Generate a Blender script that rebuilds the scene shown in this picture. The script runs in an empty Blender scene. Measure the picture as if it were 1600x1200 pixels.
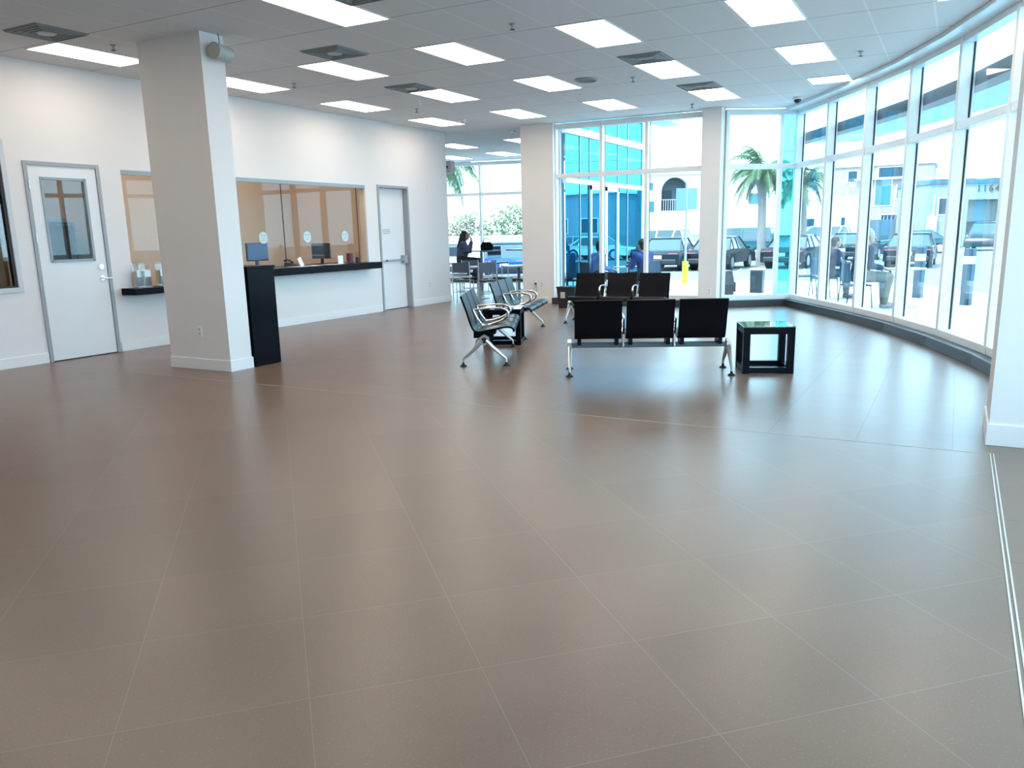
import bpy, bmesh, math, random
from mathutils import Vector, Matrix
random.seed(7)
PI = math.pi
SC = bpy.context.scene
COL = SC.collection
H = 3.66            # ceiling height
WY = 10.09          # face of the left wall

# ------------------------------------------------------------------ materials
MATS = {}
def mat(name, col, rough=.5, metal=0., var=0., scale=8., bump=0., emit=None, estr=0., spec=.5, coat=0.):
    if name in MATS: return MATS[name]
    m = bpy.data.materials.new(name); m.use_nodes = True
    nt = m.node_tree; b = nt.nodes['Principled BSDF']
    b.inputs['Base Color'].default_value = (*col, 1)
    b.inputs['Roughness'].default_value = rough
    b.inputs['Metallic'].default_value = metal
    b.inputs['Specular IOR Level'].default_value = spec
    b.inputs['Coat Weight'].default_value = coat
    if emit:
        b.inputs['Emission Color'].default_value = (*emit, 1)
        b.inputs['Emission Strength'].default_value = estr
    tc = nt.nodes.new('ShaderNodeTexCoord'); nz = nt.nodes.new('ShaderNodeTexNoise')
    nz.inputs['Scale'].default_value = scale; nz.inputs['Detail'].default_value = 4
    nt.links.new(tc.outputs['Object'], nz.inputs['Vector'])
    if var > 0:
        mx = nt.nodes.new('ShaderNodeMix'); mx.data_type = 'RGBA'
        mx.inputs[6].default_value = (*[c*(1-var) for c in col], 1)
        mx.inputs[7].default_value = (*[min(1, c*(1+var)) for c in col], 1)
        nt.links.new(nz.outputs['Fac'], mx.inputs[0]); nt.links.new(mx.outputs[2], b.inputs['Base Color'])
    if bump > 0:
        bp = nt.nodes.new('ShaderNodeBump'); bp.inputs['Strength'].default_value = bump
        bp.inputs['Distance'].default_value = .01
        nt.links.new(nz.outputs['Fac'], bp.inputs['Height']); nt.links.new(bp.outputs['Normal'], b.inputs['Normal'])
    MATS[name] = m
    return m

def glass(name, tint, f0=.05, rough=0., gcol=(1, 1, 1)):
    m = bpy.data.materials.new(name); m.use_nodes = True
    nt = m.node_tree; nt.nodes.clear()
    out = nt.nodes.new('ShaderNodeOutputMaterial'); mix = nt.nodes.new('ShaderNodeMixShader')
    tr = nt.nodes.new('ShaderNodeBsdfTransparent'); gl = nt.nodes.new('ShaderNodeBsdfGlossy')
    tr.inputs['Color'].default_value = (*tint, 1); gl.inputs['Roughness'].default_value = rough
    gl.inputs['Color'].default_value = (*gcol, 1)
    lw = nt.nodes.new('ShaderNodeLayerWeight'); lw.inputs['Blend'].default_value = .5
    pw = nt.nodes.new('ShaderNodeMath'); pw.operation = 'POWER'; pw.inputs[1].default_value = 5.5
    mr = nt.nodes.new('ShaderNodeMapRange'); mr.inputs['To Min'].default_value = f0; mr.inputs['To Max'].default_value = .9
    nt.links.new(lw.outputs['Facing'], pw.inputs[0]); nt.links.new(pw.outputs[0], mr.inputs['Value'])
    nt.links.new(mr.outputs[0], mix.inputs['Fac'])
    nt.links.new(tr.outputs[0], mix.inputs[1]); nt.links.new(gl.outputs[0], mix.inputs[2])
    nt.links.new(mix.outputs[0], out.inputs['Surface'])
    MATS[name] = m
    return m

def mth(nt, op, a, b=None):
    n = nt.nodes.new('ShaderNodeMath'); n.operation = op
    for i, v in enumerate((a, b)):
        if v is None: continue
        if isinstance(v, (int, float)): n.inputs[i].default_value = v
        else: nt.links.new(v, n.inputs[i])
    return n.outputs[0]

def grid_line(nt, coord, period, offset, width):
    """1 inside a line of that width, repeated every period"""
    a = mth(nt, 'SUBTRACT', coord, offset - width/2)
    a = mth(nt, 'FLOORED_MODULO', a, period)
    return mth(nt, 'LESS_THAN', a, width)

def cell_rand(nt, u, v, period, ou, ov):
    fu = mth(nt, 'FLOOR', mth(nt, 'DIVIDE', mth(nt, 'SUBTRACT', u, ou), period))
    fv = mth(nt, 'FLOOR', mth(nt, 'DIVIDE', mth(nt, 'SUBTRACT', v, ov), period))
    cb = nt.nodes.new('ShaderNodeCombineXYZ'); nt.links.new(fu, cb.inputs[0]); nt.links.new(fv, cb.inputs[1])
    wn = nt.nodes.new('ShaderNodeTexWhiteNoise'); nt.links.new(cb.outputs[0], wn.inputs['Vector'])
    return wn.outputs['Value']

def mixf(nt, f, a, b):
    n = nt.nodes.new('ShaderNodeMix'); n.data_type = 'FLOAT'
    nt.links.new(f, n.inputs[0])
    for i, v in ((2, a), (3, b)):
        if isinstance(v, (int, float)): n.inputs[i].default_value = v
        else: nt.links.new(v, n.inputs[i])
    return n.outputs[0]
def mixc(nt, f, a, b):
    n = nt.nodes.new('ShaderNodeMix'); n.data_type = 'RGBA'
    nt.links.new(f, n.inputs[0])
    for i, v in ((6, a), (7, b)):
        if isinstance(v, tuple): n.inputs[i].default_value = (*v, 1)
        else: nt.links.new(v, n.inputs[i])
    return n.outputs[2]

def floor_material():
    m = bpy.data.materials.new('grey_brown_porcelain_tiles'); m.use_nodes = True
    nt = m.node_tree; b = nt.nodes['Principled BSDF']
    tc = nt.nodes.new('ShaderNodeTexCoord'); sp = nt.nodes.new('ShaderNodeSeparateXYZ')
    nt.links.new(tc.outputs['Object'], sp.inputs[0]); X, Y = sp.outputs[0], sp.outputs[1]
    r2 = 2**-.5
    u = mth(nt, 'MULTIPLY', mth(nt, 'SUBTRACT', X, Y), r2)
    w = mth(nt, 'MULTIPLY', mth(nt, 'ADD', X, Y), r2)
    g = .0035
    P = .592
    ld = mth(nt, 'MAXIMUM', grid_line(nt, u, P, 0.0, g), grid_line(nt, w, .603, 2.71*r2, g))
    ls = mth(nt, 'MAXIMUM', grid_line(nt, X, .603, 6.45, g), grid_line(nt, Y, .61, -.08, g))
    zone = mth(nt, 'MULTIPLY', mth(nt, 'LESS_THAN', X, 6.0), mth(nt, 'GREATER_THAN', Y, -.31))
    line = mixf(nt, zone, ls, ld)
    rnd = mixf(nt, zone, cell_rand(nt, X, Y, .61, 6.45, -.08), cell_rand(nt, u, w, .6, 0, 2.71*r2))
    n1 = nt.nodes.new('ShaderNodeTexNoise'); n1.inputs['Scale'].default_value = 2.2; n1.inputs['Detail'].default_value = 6
    n2 = nt.nodes.new('ShaderNodeTexNoise'); n2.inputs['Scale'].default_value = 110; n2.inputs['Detail'].default_value = 2
    for n in (n1, n2): nt.links.new(tc.outputs['Object'], n.inputs['Vector'])
    base = mixc(nt, n1.outputs['Fac'], (.157, .096, .064), (.208, .133, .092))
    rr = nt.nodes.new('ShaderNodeMapRange'); rr.inputs['From Min'].default_value = .58; rr.inputs['From Max'].default_value = .75
    nt.links.new(n2.outputs['Fac'], rr.inputs['Value'])
    spk = mth(nt, 'MULTIPLY', rr.outputs[0], .3)
    base = mixc(nt, spk, base, (.34, .30, .27))
    mul = nt.nodes.new('ShaderNodeMix'); mul.data_type = 'RGBA'; mul.blend_type = 'MULTIPLY'; mul.inputs[0].default_value = 1
    k = mth(nt, 'ADD', mth(nt, 'MULTIPLY', rnd, .12), .94)
    cb = nt.nodes.new('ShaderNodeCombineColor')
    for i in range(3): nt.links.new(k, cb.inputs[i])
    nt.links.new(base, mul.inputs[6]); nt.links.new(cb.outputs[0], mul.inputs[7])
    # grout is pale in the diagonal field and dark in the straight one
    gc = mixc(nt, zone, (.025, .025, .025), (.222, .178, .148))
    col = mixc(nt, line, mul.outputs[2], gc)
    nt.links.new(col, b.inputs['Base Color'])
    rg = mixf(nt, n1.outputs['Fac'], .27, .35)
    nt.links.new(rg, b.inputs['Roughness'])
    b.inputs['Specular IOR Level'].default_value = .68
    bp = nt.nodes.new('ShaderNodeBump'); bp.inputs['Strength'].default_value = .25; bp.inputs['Distance'].default_value = .001; bp.invert = True
    nt.links.new(line, bp.inputs['Height']); nt.links.new(bp.outputs['Normal'], b.inputs['Normal'])
    return m

def ceiling_material():
    m = bpy.data.materials.new('white_mineral_ceiling_tiles'); m.use_nodes = True
    nt = m.node_tree; b = nt.nodes['Principled BSDF']
    tc = nt.nodes.new('ShaderNodeTexCoord'); sp = nt.nodes.new('ShaderNodeSeparateXYZ')
    nt.links.new(tc.outputs['Object'], sp.inputs[0]); X, Y = sp.outputs[0], sp.outputs[1]
    lx = grid_line(nt, X, 1.222, 9.59, .010)
    ly = grid_line(nt, Y, .61, .40, .022)
    n = nt.nodes.new('ShaderNodeTexNoise'); n.inputs['Scale'].default_value = 60; n.inputs['Detail'].default_value = 5
    nt.links.new(tc.outputs['Object'], n.inputs['Vector'])
    base = mixc(nt, n.outputs['Fac'], (.68, .68, .69), (.77, .77, .78))
    c = mixc(nt, ly, base, (.80, .81, .82))
    c = mixc(nt, lx, c, (.22, .24, .26))  # cross joints painted dark for the shade at tegular tile edges
    nt.links.new(c, b.inputs['Base Color']); b.inputs['Roughness'].default_value = .95
    b.inputs['Specular IOR Level'].default_value = .1
    bp = nt.nodes.new('ShaderNodeBump'); bp.inputs['Strength'].default_value = .3; bp.inputs['Distance'].default_value = .004
    nt.links.new(n.outputs['Fac'], bp.inputs['Height']); nt.links.new(bp.outputs['Normal'], b.inputs['Normal'])
    return m

M_floor = floor_material(); M_ceil = ceiling_material()
M_wall = mat('painted_white_wall', (.80, .775, .76), .6, var=.015, scale=3, bump=.05)
M_base = mat('white_baseboard', (.84, .83, .83), .4)
M_tan = mat('tan_painted_wall', (.78, .64, .50), .7, var=.03, scale=2)
M_frame = mat('white_window_frame', (.80, .85, .87), .3, var=.01)
M_grey = mat('grey_steel_frame', (.36, .38, .41), .4, var=.04, scale=20)
M_alu = mat('brushed_aluminium', (.62, .66, .70), .28, metal=.9, var=.04, scale=60)
M_chrome = mat('polished_chrome', (.85, .86, .88), .12, metal=1.)
M_black = mat('black_laminate', (.004, .005, .008), .3, var=.3, scale=30, spec=.08)
M_shell = mat('black_perforated_seat_shell', (.004, .0045, .007), .3, var=.2, scale=120, bump=.06, spec=.12)
M_chan = mat('blue_grey_anodised_channel', (.30, .38, .43), .4)
M_rub = mat('black_rubber', (.008, .008, .008), .7)
M_door = mat('white_painted_door', (.80, .81, .82), .45, var=.01)
M_curb = mat('dark_grey_stone_curb', (.035, .036, .042), .35, var=.3, scale=40)
M_conc = mat('pale_concrete', (.55, .54, .52), .85, var=.05, scale=3)
M_asph = mat('grey_asphalt', (.13, .145, .15), .9, var=.08, scale=5)
M_lamp = mat('lit_diffuser', (.9, .9, .9), .5, emit=(1, .83, .67), estr=3.2)
M_vent = mat('grey_vent_metal', (.27, .29, .29), .5, var=.1, scale=30)
M_white = mat('white_plastic', (.82, .82, .80), .35)
M_paper = mat('white_paper', (.85, .86, .88), .8)
M_dark = mat('dark_plastic', (.02, .022, .028), .4)
M_skin = mat('skin', (.36, .21, .155), .5, var=.05, scale=20)
M_hairb = mat('black_hair', (.010, .008, .010), .5, var=.4, scale=90, bump=.5)
M_hairg = mat('white_hair', (.28, .275, .27), .6, var=.2, scale=90, bump=.5)
M_hairn = mat('dark_brown_hair', (.03, .02, .02), .5, var=.4, scale=90, bump=.5)
G_win = glass('clear_window_glass', (.95, .98, .99), .012)
G_blue = glass('blue_reflective_glass', (.02, .26, .38), .34, gcol=(.16, .62, .80))
G_tint = glass('cyan_tinted_glass', (.35, .86, .93), .06)
G_int = glass('interior_glass', (.985, .985, .985), .014)
G_dark = glass('dark_door_glass', (.9, .9, .9), .03)
G_top = mat('smoked_glass_table_top', (.03, .05, .06), .03, spec=1., coat=1.)
G_car = mat('car_window_glass', (.03, .06, .07), .08, spec=.7)

# ------------------------------------------------------------------ mesh builder
class MB:
    def __init__(s): s.bm = bmesh.new()
    def box(s, c, d, rz=0., M=None):
        T = Matrix.Translation(Vector(c)) @ Matrix.Rotation(rz, 4, 'Z') @ Matrix.Diagonal((d[0], d[1], d[2], 1))
        if M is not None: T = M @ T
        bmesh.ops.create_cube(s.bm, size=1., matrix=T); return s
    def span(s, x0, x1, y0, y1, z0, z1):
        return s.box(((x0+x1)/2, (y0+y1)/2, (z0+z1)/2), (x1-x0, y1-y0, z1-z0))
    def beam(s, p, q, w, h, up=(0, 0, 1)):
        """box from p to q, w across, h along up"""
        p, q = Vector(p), Vector(q); d = (q-p); L = d.length; d.normalize()
        u = Vector(up); side = u.cross(d).normalized(); u = d.cross(side)
        T = Matrix((( *d, 0), (*side, 0), (*u, 0), (0, 0, 0, 1))).transposed()
        T = Matrix.Translation((p+q)/2) @ T @ Matrix.Diagonal((L, w, h, 1))
        bmesh.ops.create_cube(s.bm, size=1., matrix=T); return s
    def cone(s, p, q, r0, r1=None, n=16, caps=True):
        r1 = r0 if r1 is None else r1
        p, q = Vector(p), Vector(q); d = q-p
        T = Matrix.Translation((p+q)/2) @ d.to_track_quat('Z', 'Y').to_matrix().to_4x4()
        bmesh.ops.create_cone(s.bm, cap_ends=caps, segments=n, radius1=r0, radius2=r1, depth=d.length, matrix=T); return s
    def ball(s, c, r, n=12, M=None):
        r = (r, r, r) if isinstance(r, (int, float)) else r
        T = Matrix.Translation(Vector(c))
        if M is not None: T = T @ M
        T = T @ Matrix.Diagonal((*r, 1))
        bmesh.ops.create_uvsphere(s.bm, u_segments=n, v_segments=max(6, n*2//3), radius=1., matrix=T); return s
    def cap(s, p, q, r0, r1=None, n=12):
        r1 = r0 if r1 is None else r1
        s.cone(p, q, r0, r1, n); s.ball(p, r0, n); s.ball(q, r1, n); return s
    def tube(s, pts, r, n=10, closed=False):
        pts = [Vector(p) for p in pts]; k = len(pts); rs = r if isinstance(r, (list, tuple)) else [r]*k
        rings = []; ref = None
        for i in range(k):
            if closed: t = pts[(i+1) % k]-pts[i-1]
            else: t = pts[min(i+1, k-1)]-pts[max(i-1, 0)]
            t.normalize()
            if ref is None:
                ref = Vector((0, 0, 1)) if abs(t.z) < .9 else Vector((1, 0, 0))
            a = (ref - t*ref.dot(t)).normalized(); ref = a; b = t.cross(a)
            rings.append([s.bm.verts.new(pts[i] + rs[i]*(math.cos(2*PI*j/n)*a + math.sin(2*PI*j/n)*b)) for j in range(n)])
        for i in range(k if closed else k-1):
            A, B = rings[i], rings[(i+1) % k]
            for j in range(n): s.bm.faces.new((A[j], A[(j+1) % n], B[(j+1) % n], B[j]))
        if not closed: s.bm.faces.new(rings[0][::-1]); s.bm.faces.new(rings[-1])
        return s
    def prism(s, poly, z0, z1):
        a = [s.bm.verts.new((x, y, z0)) for x, y in poly]; b = [s.bm.verts.new((x, y, z1)) for x, y in poly]
        s.bm.faces.new(a[::-1]); s.bm.faces.new(b); k = len(poly)
        for i in range(k): s.bm.faces.new((a[i], a[(i+1) % k], b[(i+1) % k], b[i]))
        return s
    def loft(s, loops):
        R = [[s.bm.verts.new(v) for v in L] for L in loops]; k = len(loops[0])
        for i in range(len(R)-1):
            for j in range(k): s.bm.faces.new((R[i][j], R[i][(j+1) % k], R[i+1][(j+1) % k], R[i+1][j]))
        s.bm.faces.new(R[0][::-1]); s.bm.faces.new(R[-1]); return s
    def lathe(s, prof, c=(0, 0, 0), n=24):
        R = [[s.bm.verts.new((c[0]+r*math.cos(2*PI*j/n), c[1]+r*math.sin(2*PI*j/n), c[2]+z)) for j in range(n)] for r, z in prof]
        for i in range(len(R)-1):
            for j in range(n): s.bm.faces.new((R[i][j], R[i][(j+1) % n], R[i+1][(j+1) % n], R[i+1][j]))
        s.bm.faces.new(R[0][::-1]); s.bm.faces.new(R[-1]); return s
    def quad(s, *v): s.bm.faces.new([s.bm.verts.new(p) for p in v]); return s
    def build(s, name, m, parent=None, bevel=0., smooth=False, label=None, remesh=0.):
        bmesh.ops.recalc_face_normals(s.bm, faces=s.bm.faces)
        me = bpy.data.meshes.new(name); s.bm.to_mesh(me); s.bm.free(); me.materials.append(m)
        o = bpy.data.objects.new(name, me); COL.objects.link(o)
        if parent is not None: o.parent = parent
        if remesh:
            md = o.modifiers.new('remesh', 'REMESH'); md.mode = 'VOXEL'; md.voxel_size = remesh
            sm = o.modifiers.new('smooth', 'SMOOTH'); sm.iterations = 3; sm.factor = .5
            for p in me.polygons: p.use_smooth = True
            md.use_smooth_shade = True
        if bevel:
            bv = o.modifiers.new('bevel', 'BEVEL'); bv.width = bevel; bv.segments = 2; bv.limit_method = 'ANGLE'
        if smooth:
            for p in me.polygons: p.use_smooth = True
            if hasattr(me, 'set_sharp_from_angle'): me.set_sharp_from_angle(angle=math.radians(40))
        if label: o['label'] = label
        return o

def thing(name, label, cat, loc=(0, 0, 0), rz=0., group=None):
    o = bpy.data.objects.new(name, None); COL.objects.link(o); o.location = loc; o.rotation_euler = (0, 0, rz)
    o.empty_display_size = .1
    return tag(o, label, cat, group)
def tag(o, label, cat, group=None):
    o['label'] = label; o['category'] = cat
    if group: o['group'] = group
    return o
def struct(o): o['kind'] = 'structure'; return o
def dup(root, loc, rz, label, group=None):
    r = root.copy(); COL.objects.link(r); r.location = loc; r.rotation_euler = (0, 0, rz); r['label'] = label
    if group: r['group'] = group
    for ch in list(root.children):
        c = ch.copy(); COL.objects.link(c); c.parent = r
        for g in ch.children:
            d = g.copy(); COL.objects.link(d); d.parent = c
    return r
def sub(a, b): return Vector((b[0]-a[0], b[1]-a[1], 0))

# ------------------------------------------------------------------ plan of the glass walls
ARC = [(16.38, 2.76), (15.19, 2.05), (13.95, 1.33), (12.66, .66), (11.26, .07), (9.82, -.42), (8.36, -.80), (6.85, -1.06), (5.3, -1.2)]
BACK = [(15.62, 7.45), (15.62, 6.43), (15.62, 5.48), (15.62, 4.33)]
BACK2 = [(15.68, 3.96), (16.24, 3.08), (16.38, 2.76)]
CAFE = [(21.75, 15.0), (22.1, 13.15), (22.4, 11.75), (22.4, 10.2), (20.55, 7.45)]

plan = [(-4, -1.25), (5.3, -1.2)] + ARC[::-1][1:] + BACK2[::-1][1:] + [(15.68, 4.33)] + [(15.62, 7.45)] + [(20.55, 7.45)] + CAFE[::-1][1:] + [(-4, 15)]
struct(MB().prism(plan, -.12, 0).build('floor', M_floor))
o = struct(MB().prism(plan, H, H+.3).build('ceiling', M_ceil))

# ------------------------------------------------------------------ left wall with its openings
def wall_with_holes(name, y0, y1, x0, x1, holes, m, top=H):
    b = MB(); xs = x0
    for a, c, z0, z1 in sorted(holes):
        if a > xs: b.span(xs, a, y0, y1, 0, top)
        if z0 > 0: b.span(a, c, y0, y1, 0, z0)
        if z1 < top: b.span(a, c, y0, y1, z1, top)
        xs = c
    if xs < x1: b.span(xs, x1, y0, y1, 0, top)
    return struct(b.build(name, m))
OP = [(-2.0, 5.83, .97, 2.66), (6.13, 7.06, 0, 2.46), (7.42, 8.55, .86, 2.42), (9.42, 12.62, 1.0, 2.42), (13.02, 13.98, 0, 2.44)]  # first opening runs on out of view, lengthened to darken the floor
wall_with_holes('wall_left', WY, WY+.15, -4, 15.5, OP, M_wall)
b = MB()
for a, c in ((-4, 6.08), (7.11, 12.97), (14.03, 15.5)): b.span(a, c, WY-.016, WY, 0, .13)
b.span(15.5, 15.516, WY-.016, WY+.15, 0, .13)
struct(b.build('baseboard_left', M_base, bevel=.004))
struct(MB().span(-4.15, -4, -1.3, 15, 0, H).build('wall_back', M_wall))
struct(MB().span(15.35, 15.5, WY+.15, 14.9, 0, H).build('wall_cafe_side', M_wall))
struct(MB().span(-4, 21.7, 14.85, 15.0, 0, H).build('wall_far_left', M_wall))
# rooms behind the service windows
struct(MB().span(7.15, 13.2, 12.4, 12.5, 0, H).build('wall_office_back', M_tan))
b = MB(); b.span(7.15, 7.25, WY+.15, 12.4, 0, H); b.span(13.05, 13.15, WY+.15, 12.4, 0, H)
struct(b.build('wall_office_side', M_tan))
struct(MB().span(-2.4, -2.3, WY+.15, 11.6, 0, H).build('wall_store_side', mat('grey_green_wall', (.22, .23, .19), .8)))
struct(MB().span(-2.4, 7.15, 11.6, 11.7, 0, H).build('wall_store_back', mat('beige_wall', (.50, .43, .33), .8)))

# pillars
def pillar(name, x0, x1, y0, y1, bh=.13):
    o = struct(MB().span(x0, x1, y0, y1, 0, H).build(name, M_wall))
    t = .014
    bo = MB().prism([(x0-t, y0-t), (x1+t, y0-t), (x1+t, y1+t), (x0-t, y1+t)], 0, bh).build('baseboard', M_base, o, bevel=.004)
    return o
pillar('wall_pillar_left', 6.46, 6.78, 7.25, 8.25)
pillar('wall_pillar_center', 15.45, 15.98, 7.45, 8.2)
pillar('wall_pillar_right', 15.35, 15.66, 3.98, 4.34)
pillar('wall_pillar_near', 6.25, 6.85, -1.15, -.29, .15)

# ------------------------------------------------------------------ glazing
WN = [0]
def bay(p, q, gl=G_win, z0=.13, z1=H-.02, tz=2.62, w=.065, dep=.17, last=False, fm=None, mull=True, inner=1):
    """one bay of curtain wall from p to q: frame (mullion at p) and two panes"""
    WN[0] += 1; fm = fm or M_frame
    e = bpy.data.objects.new('window_%d' % WN[0], None); COL.objects.link(e); struct(e)
    P = Vector((p[0], p[1], 0)); Q = Vector((q[0], q[1], 0)); d = (Q-P).normalized()
    f = MB()
    for pt in ([P] if mull else []) + ([Q] if last else []):
        f.beam(pt+Vector((0, 0, z0)), pt+Vector((0, 0, z1)), dep, w, up=d)
    a, c = P+d*w*.5, Q-d*w*.5; no = Vector((-d.y, d.x, 0))*.062
    for z, h in ((z0+.045, .09), (z1-.05, .10), (tz, .09)):
        f.beam(a+Vector((0, 0, z)), c+Vector((0, 0, z)), dep*.9, h)
    f.build('frame', fm, e, bevel=.004)
    for k0, k1 in ((z0+.09, tz-.045), (tz+.045, z1-.1)):
        g = MB(); g.beam(a+no+Vector((0, 0, (k0+k1)/2)), c+no+Vector((0, 0, (k0+k1)/2)), .012, k1-k0)
        g.build('pane', gl, e)
    # dark gasket on the outer edge of the mullion
    k = MB(); n = Vector((d.y, -d.x, 0))
    k.beam(a+no*.8+d*.004+Vector((0, 0, z0+.09)), a+no*.8+d*.004+Vector((0, 0, z1-.1)), .018, .006, up=d)
    k.build('gasket', M_rub, e)
    return e
for i in range(len(BACK)-1): bay(BACK[i], BACK[i+1], last=(i == 2))
bay(BACK2[0], BACK2[1]); bay(BACK2[1], BACK2[2], gl=G_tint)
for i in range(len(ARC)-1): bay(ARC[i], ARC[i+1], last=(i == len(ARC)-2), w=.085)
RW_UNSEEN = [(5.3, -1.2), (3.7, -1.22), (2.1, -1.23), (.5, -1.24)]  # unseen side bays, added to let daylight in beside the camera
for i in range(3): bay(RW_UNSEEN[i], RW_UNSEEN[i+1], mull=i > 0, last=(i == 2))
struct(MB().span(-4, .46, -1.4, -1.24, 0, H).build('wall_right', M_wall))
for i in range(len(CAFE)-1): bay(CAFE[i], CAFE[i+1], last=(i == 3), z0=.1, tz=2.68)

def offset_line(pts, off):
    out = []
    for i, p in enumerate(pts):
        a = Vector(pts[max(i-1, 0)]); c = Vector(pts[min(i+1, len(pts)-1)]); d = (c-a).normalized()
        out.append((p[0]+d.y*off, p[1]-d.x*off))
    return out
def strip(pts, o0, o1, z0, z1):
    A = offset_line(pts, o0); B = offset_line(pts, o1)
    b = MB()
    for i in range(len(pts)-1):
        b.prism([A[i], A[i+1], B[i+1], B[i]], z0, z1)
    bmesh.ops.remove_doubles(b.bm, verts=b.bm.verts, dist=.0005)
    return b
# dark kerb under the glass (interior is to the right-hand side walking along the list)
KP = [(15.66, 4.0), (16.24, 3.08)]+ARC
struct(strip([(15.62, 7.5), (15.62, 4.2)], -.08, .20, 0, .13).build('trim_1', M_curb, bevel=.006))
struct(strip(BACK2, -.08, .18, 0, .13).build('trim_2', M_curb, bevel=.006))
struct(strip(ARC, -.08, .20, 0, .13).build('trim_3', M_curb, bevel=.006))
struct(strip(ARC, .075, .30, H-.05, H-.001).build('trim_4', M_frame))
struct(strip(CAFE, -.08, .12, 0, .1).build('trim_5', M_curb))
# metal strips dividing the diagonal tile field
struct(MB().span(5.995, 6.005, -.31, WY-.02, 0, .0015).build('trim_6', mat('pale_tile_edge', (.42, .40, .38), .4)))
b = MB(); b.span(-3.9, 6.005, -.325, -.318, 0, .003); b.span(-3.9, 6.005, -.306, -.299, 0, .003)
struct(b.build('trim_7', mat('bright_metal_strip', (.75, .74, .72), .35, metal=.6)))

# ------------------------------------------------------------------ doors and openings of the left wall
def door_frame(e, x0, x1, z1, y, fw=.05, dep=.17, proud=.02):
    f = MB()
    f.span(x0-fw, x0, y-proud, y+dep-proud, 0, z1+fw); f.span(x1, x1+fw, y-proud, y+dep-proud, 0, z1+fw)
    f.span(x0, x1, y-proud, y+dep-proud, z1, z1+fw)
    f.build('frame', M_grey, e, bevel=.004)
e = struct(bpy.data.objects.new('door_1', None)); COL.objects.link(e)
door_frame(e, 6.14, 7.045, 2.435, WY)
b = MB(); dx0, dx1, wx0, wx1, wz0, wz1 = 6.145, 7.04, 6.30, 6.87, 1.27, 2.28; yl0, yl1 = WY-.005, WY+.04
b.span(dx0, wx0, yl0, yl1, .012, 2.435); b.span(wx1, dx1, yl0, yl1, .012, 2.435)
b.span(wx0, wx1, yl0, yl1, .012, wz0); b.span(wx0, wx1, yl0, yl1, wz1, 2.435)
b.build('leaf', M_door, e)
b = MB()
for a in ((wx0-.02, wx0+.012, wz0-.02, wz1+.02), (wx1-.012, wx1+.02, wz0-.02, wz1+.02), (wx0, wx1, wz0-.02, wz0+.012), (wx0, wx1, wz1-.012, wz1+.02)):
    b.span(a[0], a[1], yl0-.012, yl1, a[2], a[3])
b.build('window_frame', M_chan, e)
MB().span(wx0, wx1, WY+.012, WY+.020, wz0, wz1).build('pane', G_dark, e)
b = MB(); b.cone((6.955, yl0-.01, 1.02), (6.955, yl0, 1.02), .032); b.cone((6.955, yl0-.055, 1.02), (6.955, yl0, 1.02), .011); b.cap((6.955, yl0-.055, 1.02), (6.86+.2, yl0-.055, 1.015), .010, .008)
b.build('lever_handle', M_chrome, e, smooth=True)
b = MB(); b.cone((6.955, yl0-.018, 1.17), (6.955, yl0, 1.17), .032, .034); b.box((6.955, yl0-.02, 1.17), (.006, .01, .02))
b.build('deadbolt', M_chrome, e, smooth=True)
for z in (.25, .93, 1.55, 2.2):
    MB().cone((6.132, WY-.02, z-.055), (6.132, WY-.02, z+.055), .011).build('hinge', M_alu, e, smooth=True)

e = struct(bpy.data.objects.new('door_2', None)); COL.objects.link(e)
door_frame(e, 13.04, 13.96, 2.42, WY, dep=.20)
MB().span(13.045, 13.955, WY+.10, WY+.145, .012, 2.415).build('leaf', M_door, e)
b = MB(); b.span(13.08, 13.80, WY+.02, WY+.055, .975, 1.015); b.build('panic_bar', M_alu, e, bevel=.006)
b = MB(); b.span(13.80, 13.93, WY+.01, WY+.10, .92, 1.09); b.span(13.05, 13.10, WY+.02, WY+.10, .965, 1.025); b.build('bar_housing', M_grey, e, bevel=.01)
MB().span(13.19, 13.25, WY+.018, WY+.021, .98, 1.01).build('bar_label', M_dark, e)
b = MB()
for k in range(3): b.span(13.22, 13.46, WY+.096, WY+.0995, 1.60-.035*k, 1.612-.035*k)
b.build('lettering', mat('faint_grey_print', (.30, .33, .36), .6), e)

# service windows (frames, panes, shelf counters)
def service_window(n, x0, x1, z0, z1, joints, gl=G_int):
    e = struct(bpy.data.objects.new('window_%d' % n, None)); COL.objects.link(e)
    b = MB(); b.span(x0, x1, WY-.004, WY+.05, z1-.055, z1+.005); b.build('head_channel', M_chan, e)
    b = MB(); b.span(x0, x0+.012, WY+.03, WY+.14, z0, z1-.05); b.span(x1-.012, x1, WY+.03, WY+.14, z0, z1-.05)
    b.build('jamb_lining', mat('cream_jamb', (.74, .66, .55), .6), e)
    xs = [x0]+joints+[x1-.25 if n == 91 else x1]
    for a, c in zip(xs[:-1], xs[1:]):
        MB().span(a+.004, c-.004, WY+.018, WY+.028, z0, z1-.05).build('pane', gl, e)
    b = MB()
    for j in joints: b.span(j-.004, j+.004, WY+.015, WY+.030, z0, z1-.05)
    if joints: b.build('pane_joint', M_dark, e)
    return e
service_window(21, 7.42, 8.55, .86, 2.44, [])
e22 = service_window(22, 9.42, 12.62, 1.0, 2.44, [10.42, 12.38])
e23 = struct(bpy.data.objects.new('window_23', None)); COL.objects.link(e23)  # its unseen left stretch is added to darken the floor
b = MB()
for a in ((-2.06, 5.89, .91, .97), (-2.06, 5.89, 2.66, 2.72), (5.83, 5.89, .97, 2.66), (-2.06, -2.0, .97, 2.66), (2.0, 2.06, .97, 2.66)):
    b.span(a[0], a[1], WY-.02, WY+.12, a[2], a[3])
b.build('frame', mat('light_grey_frame', (.62, .65, .69), .4), e23, bevel=.004)
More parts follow.
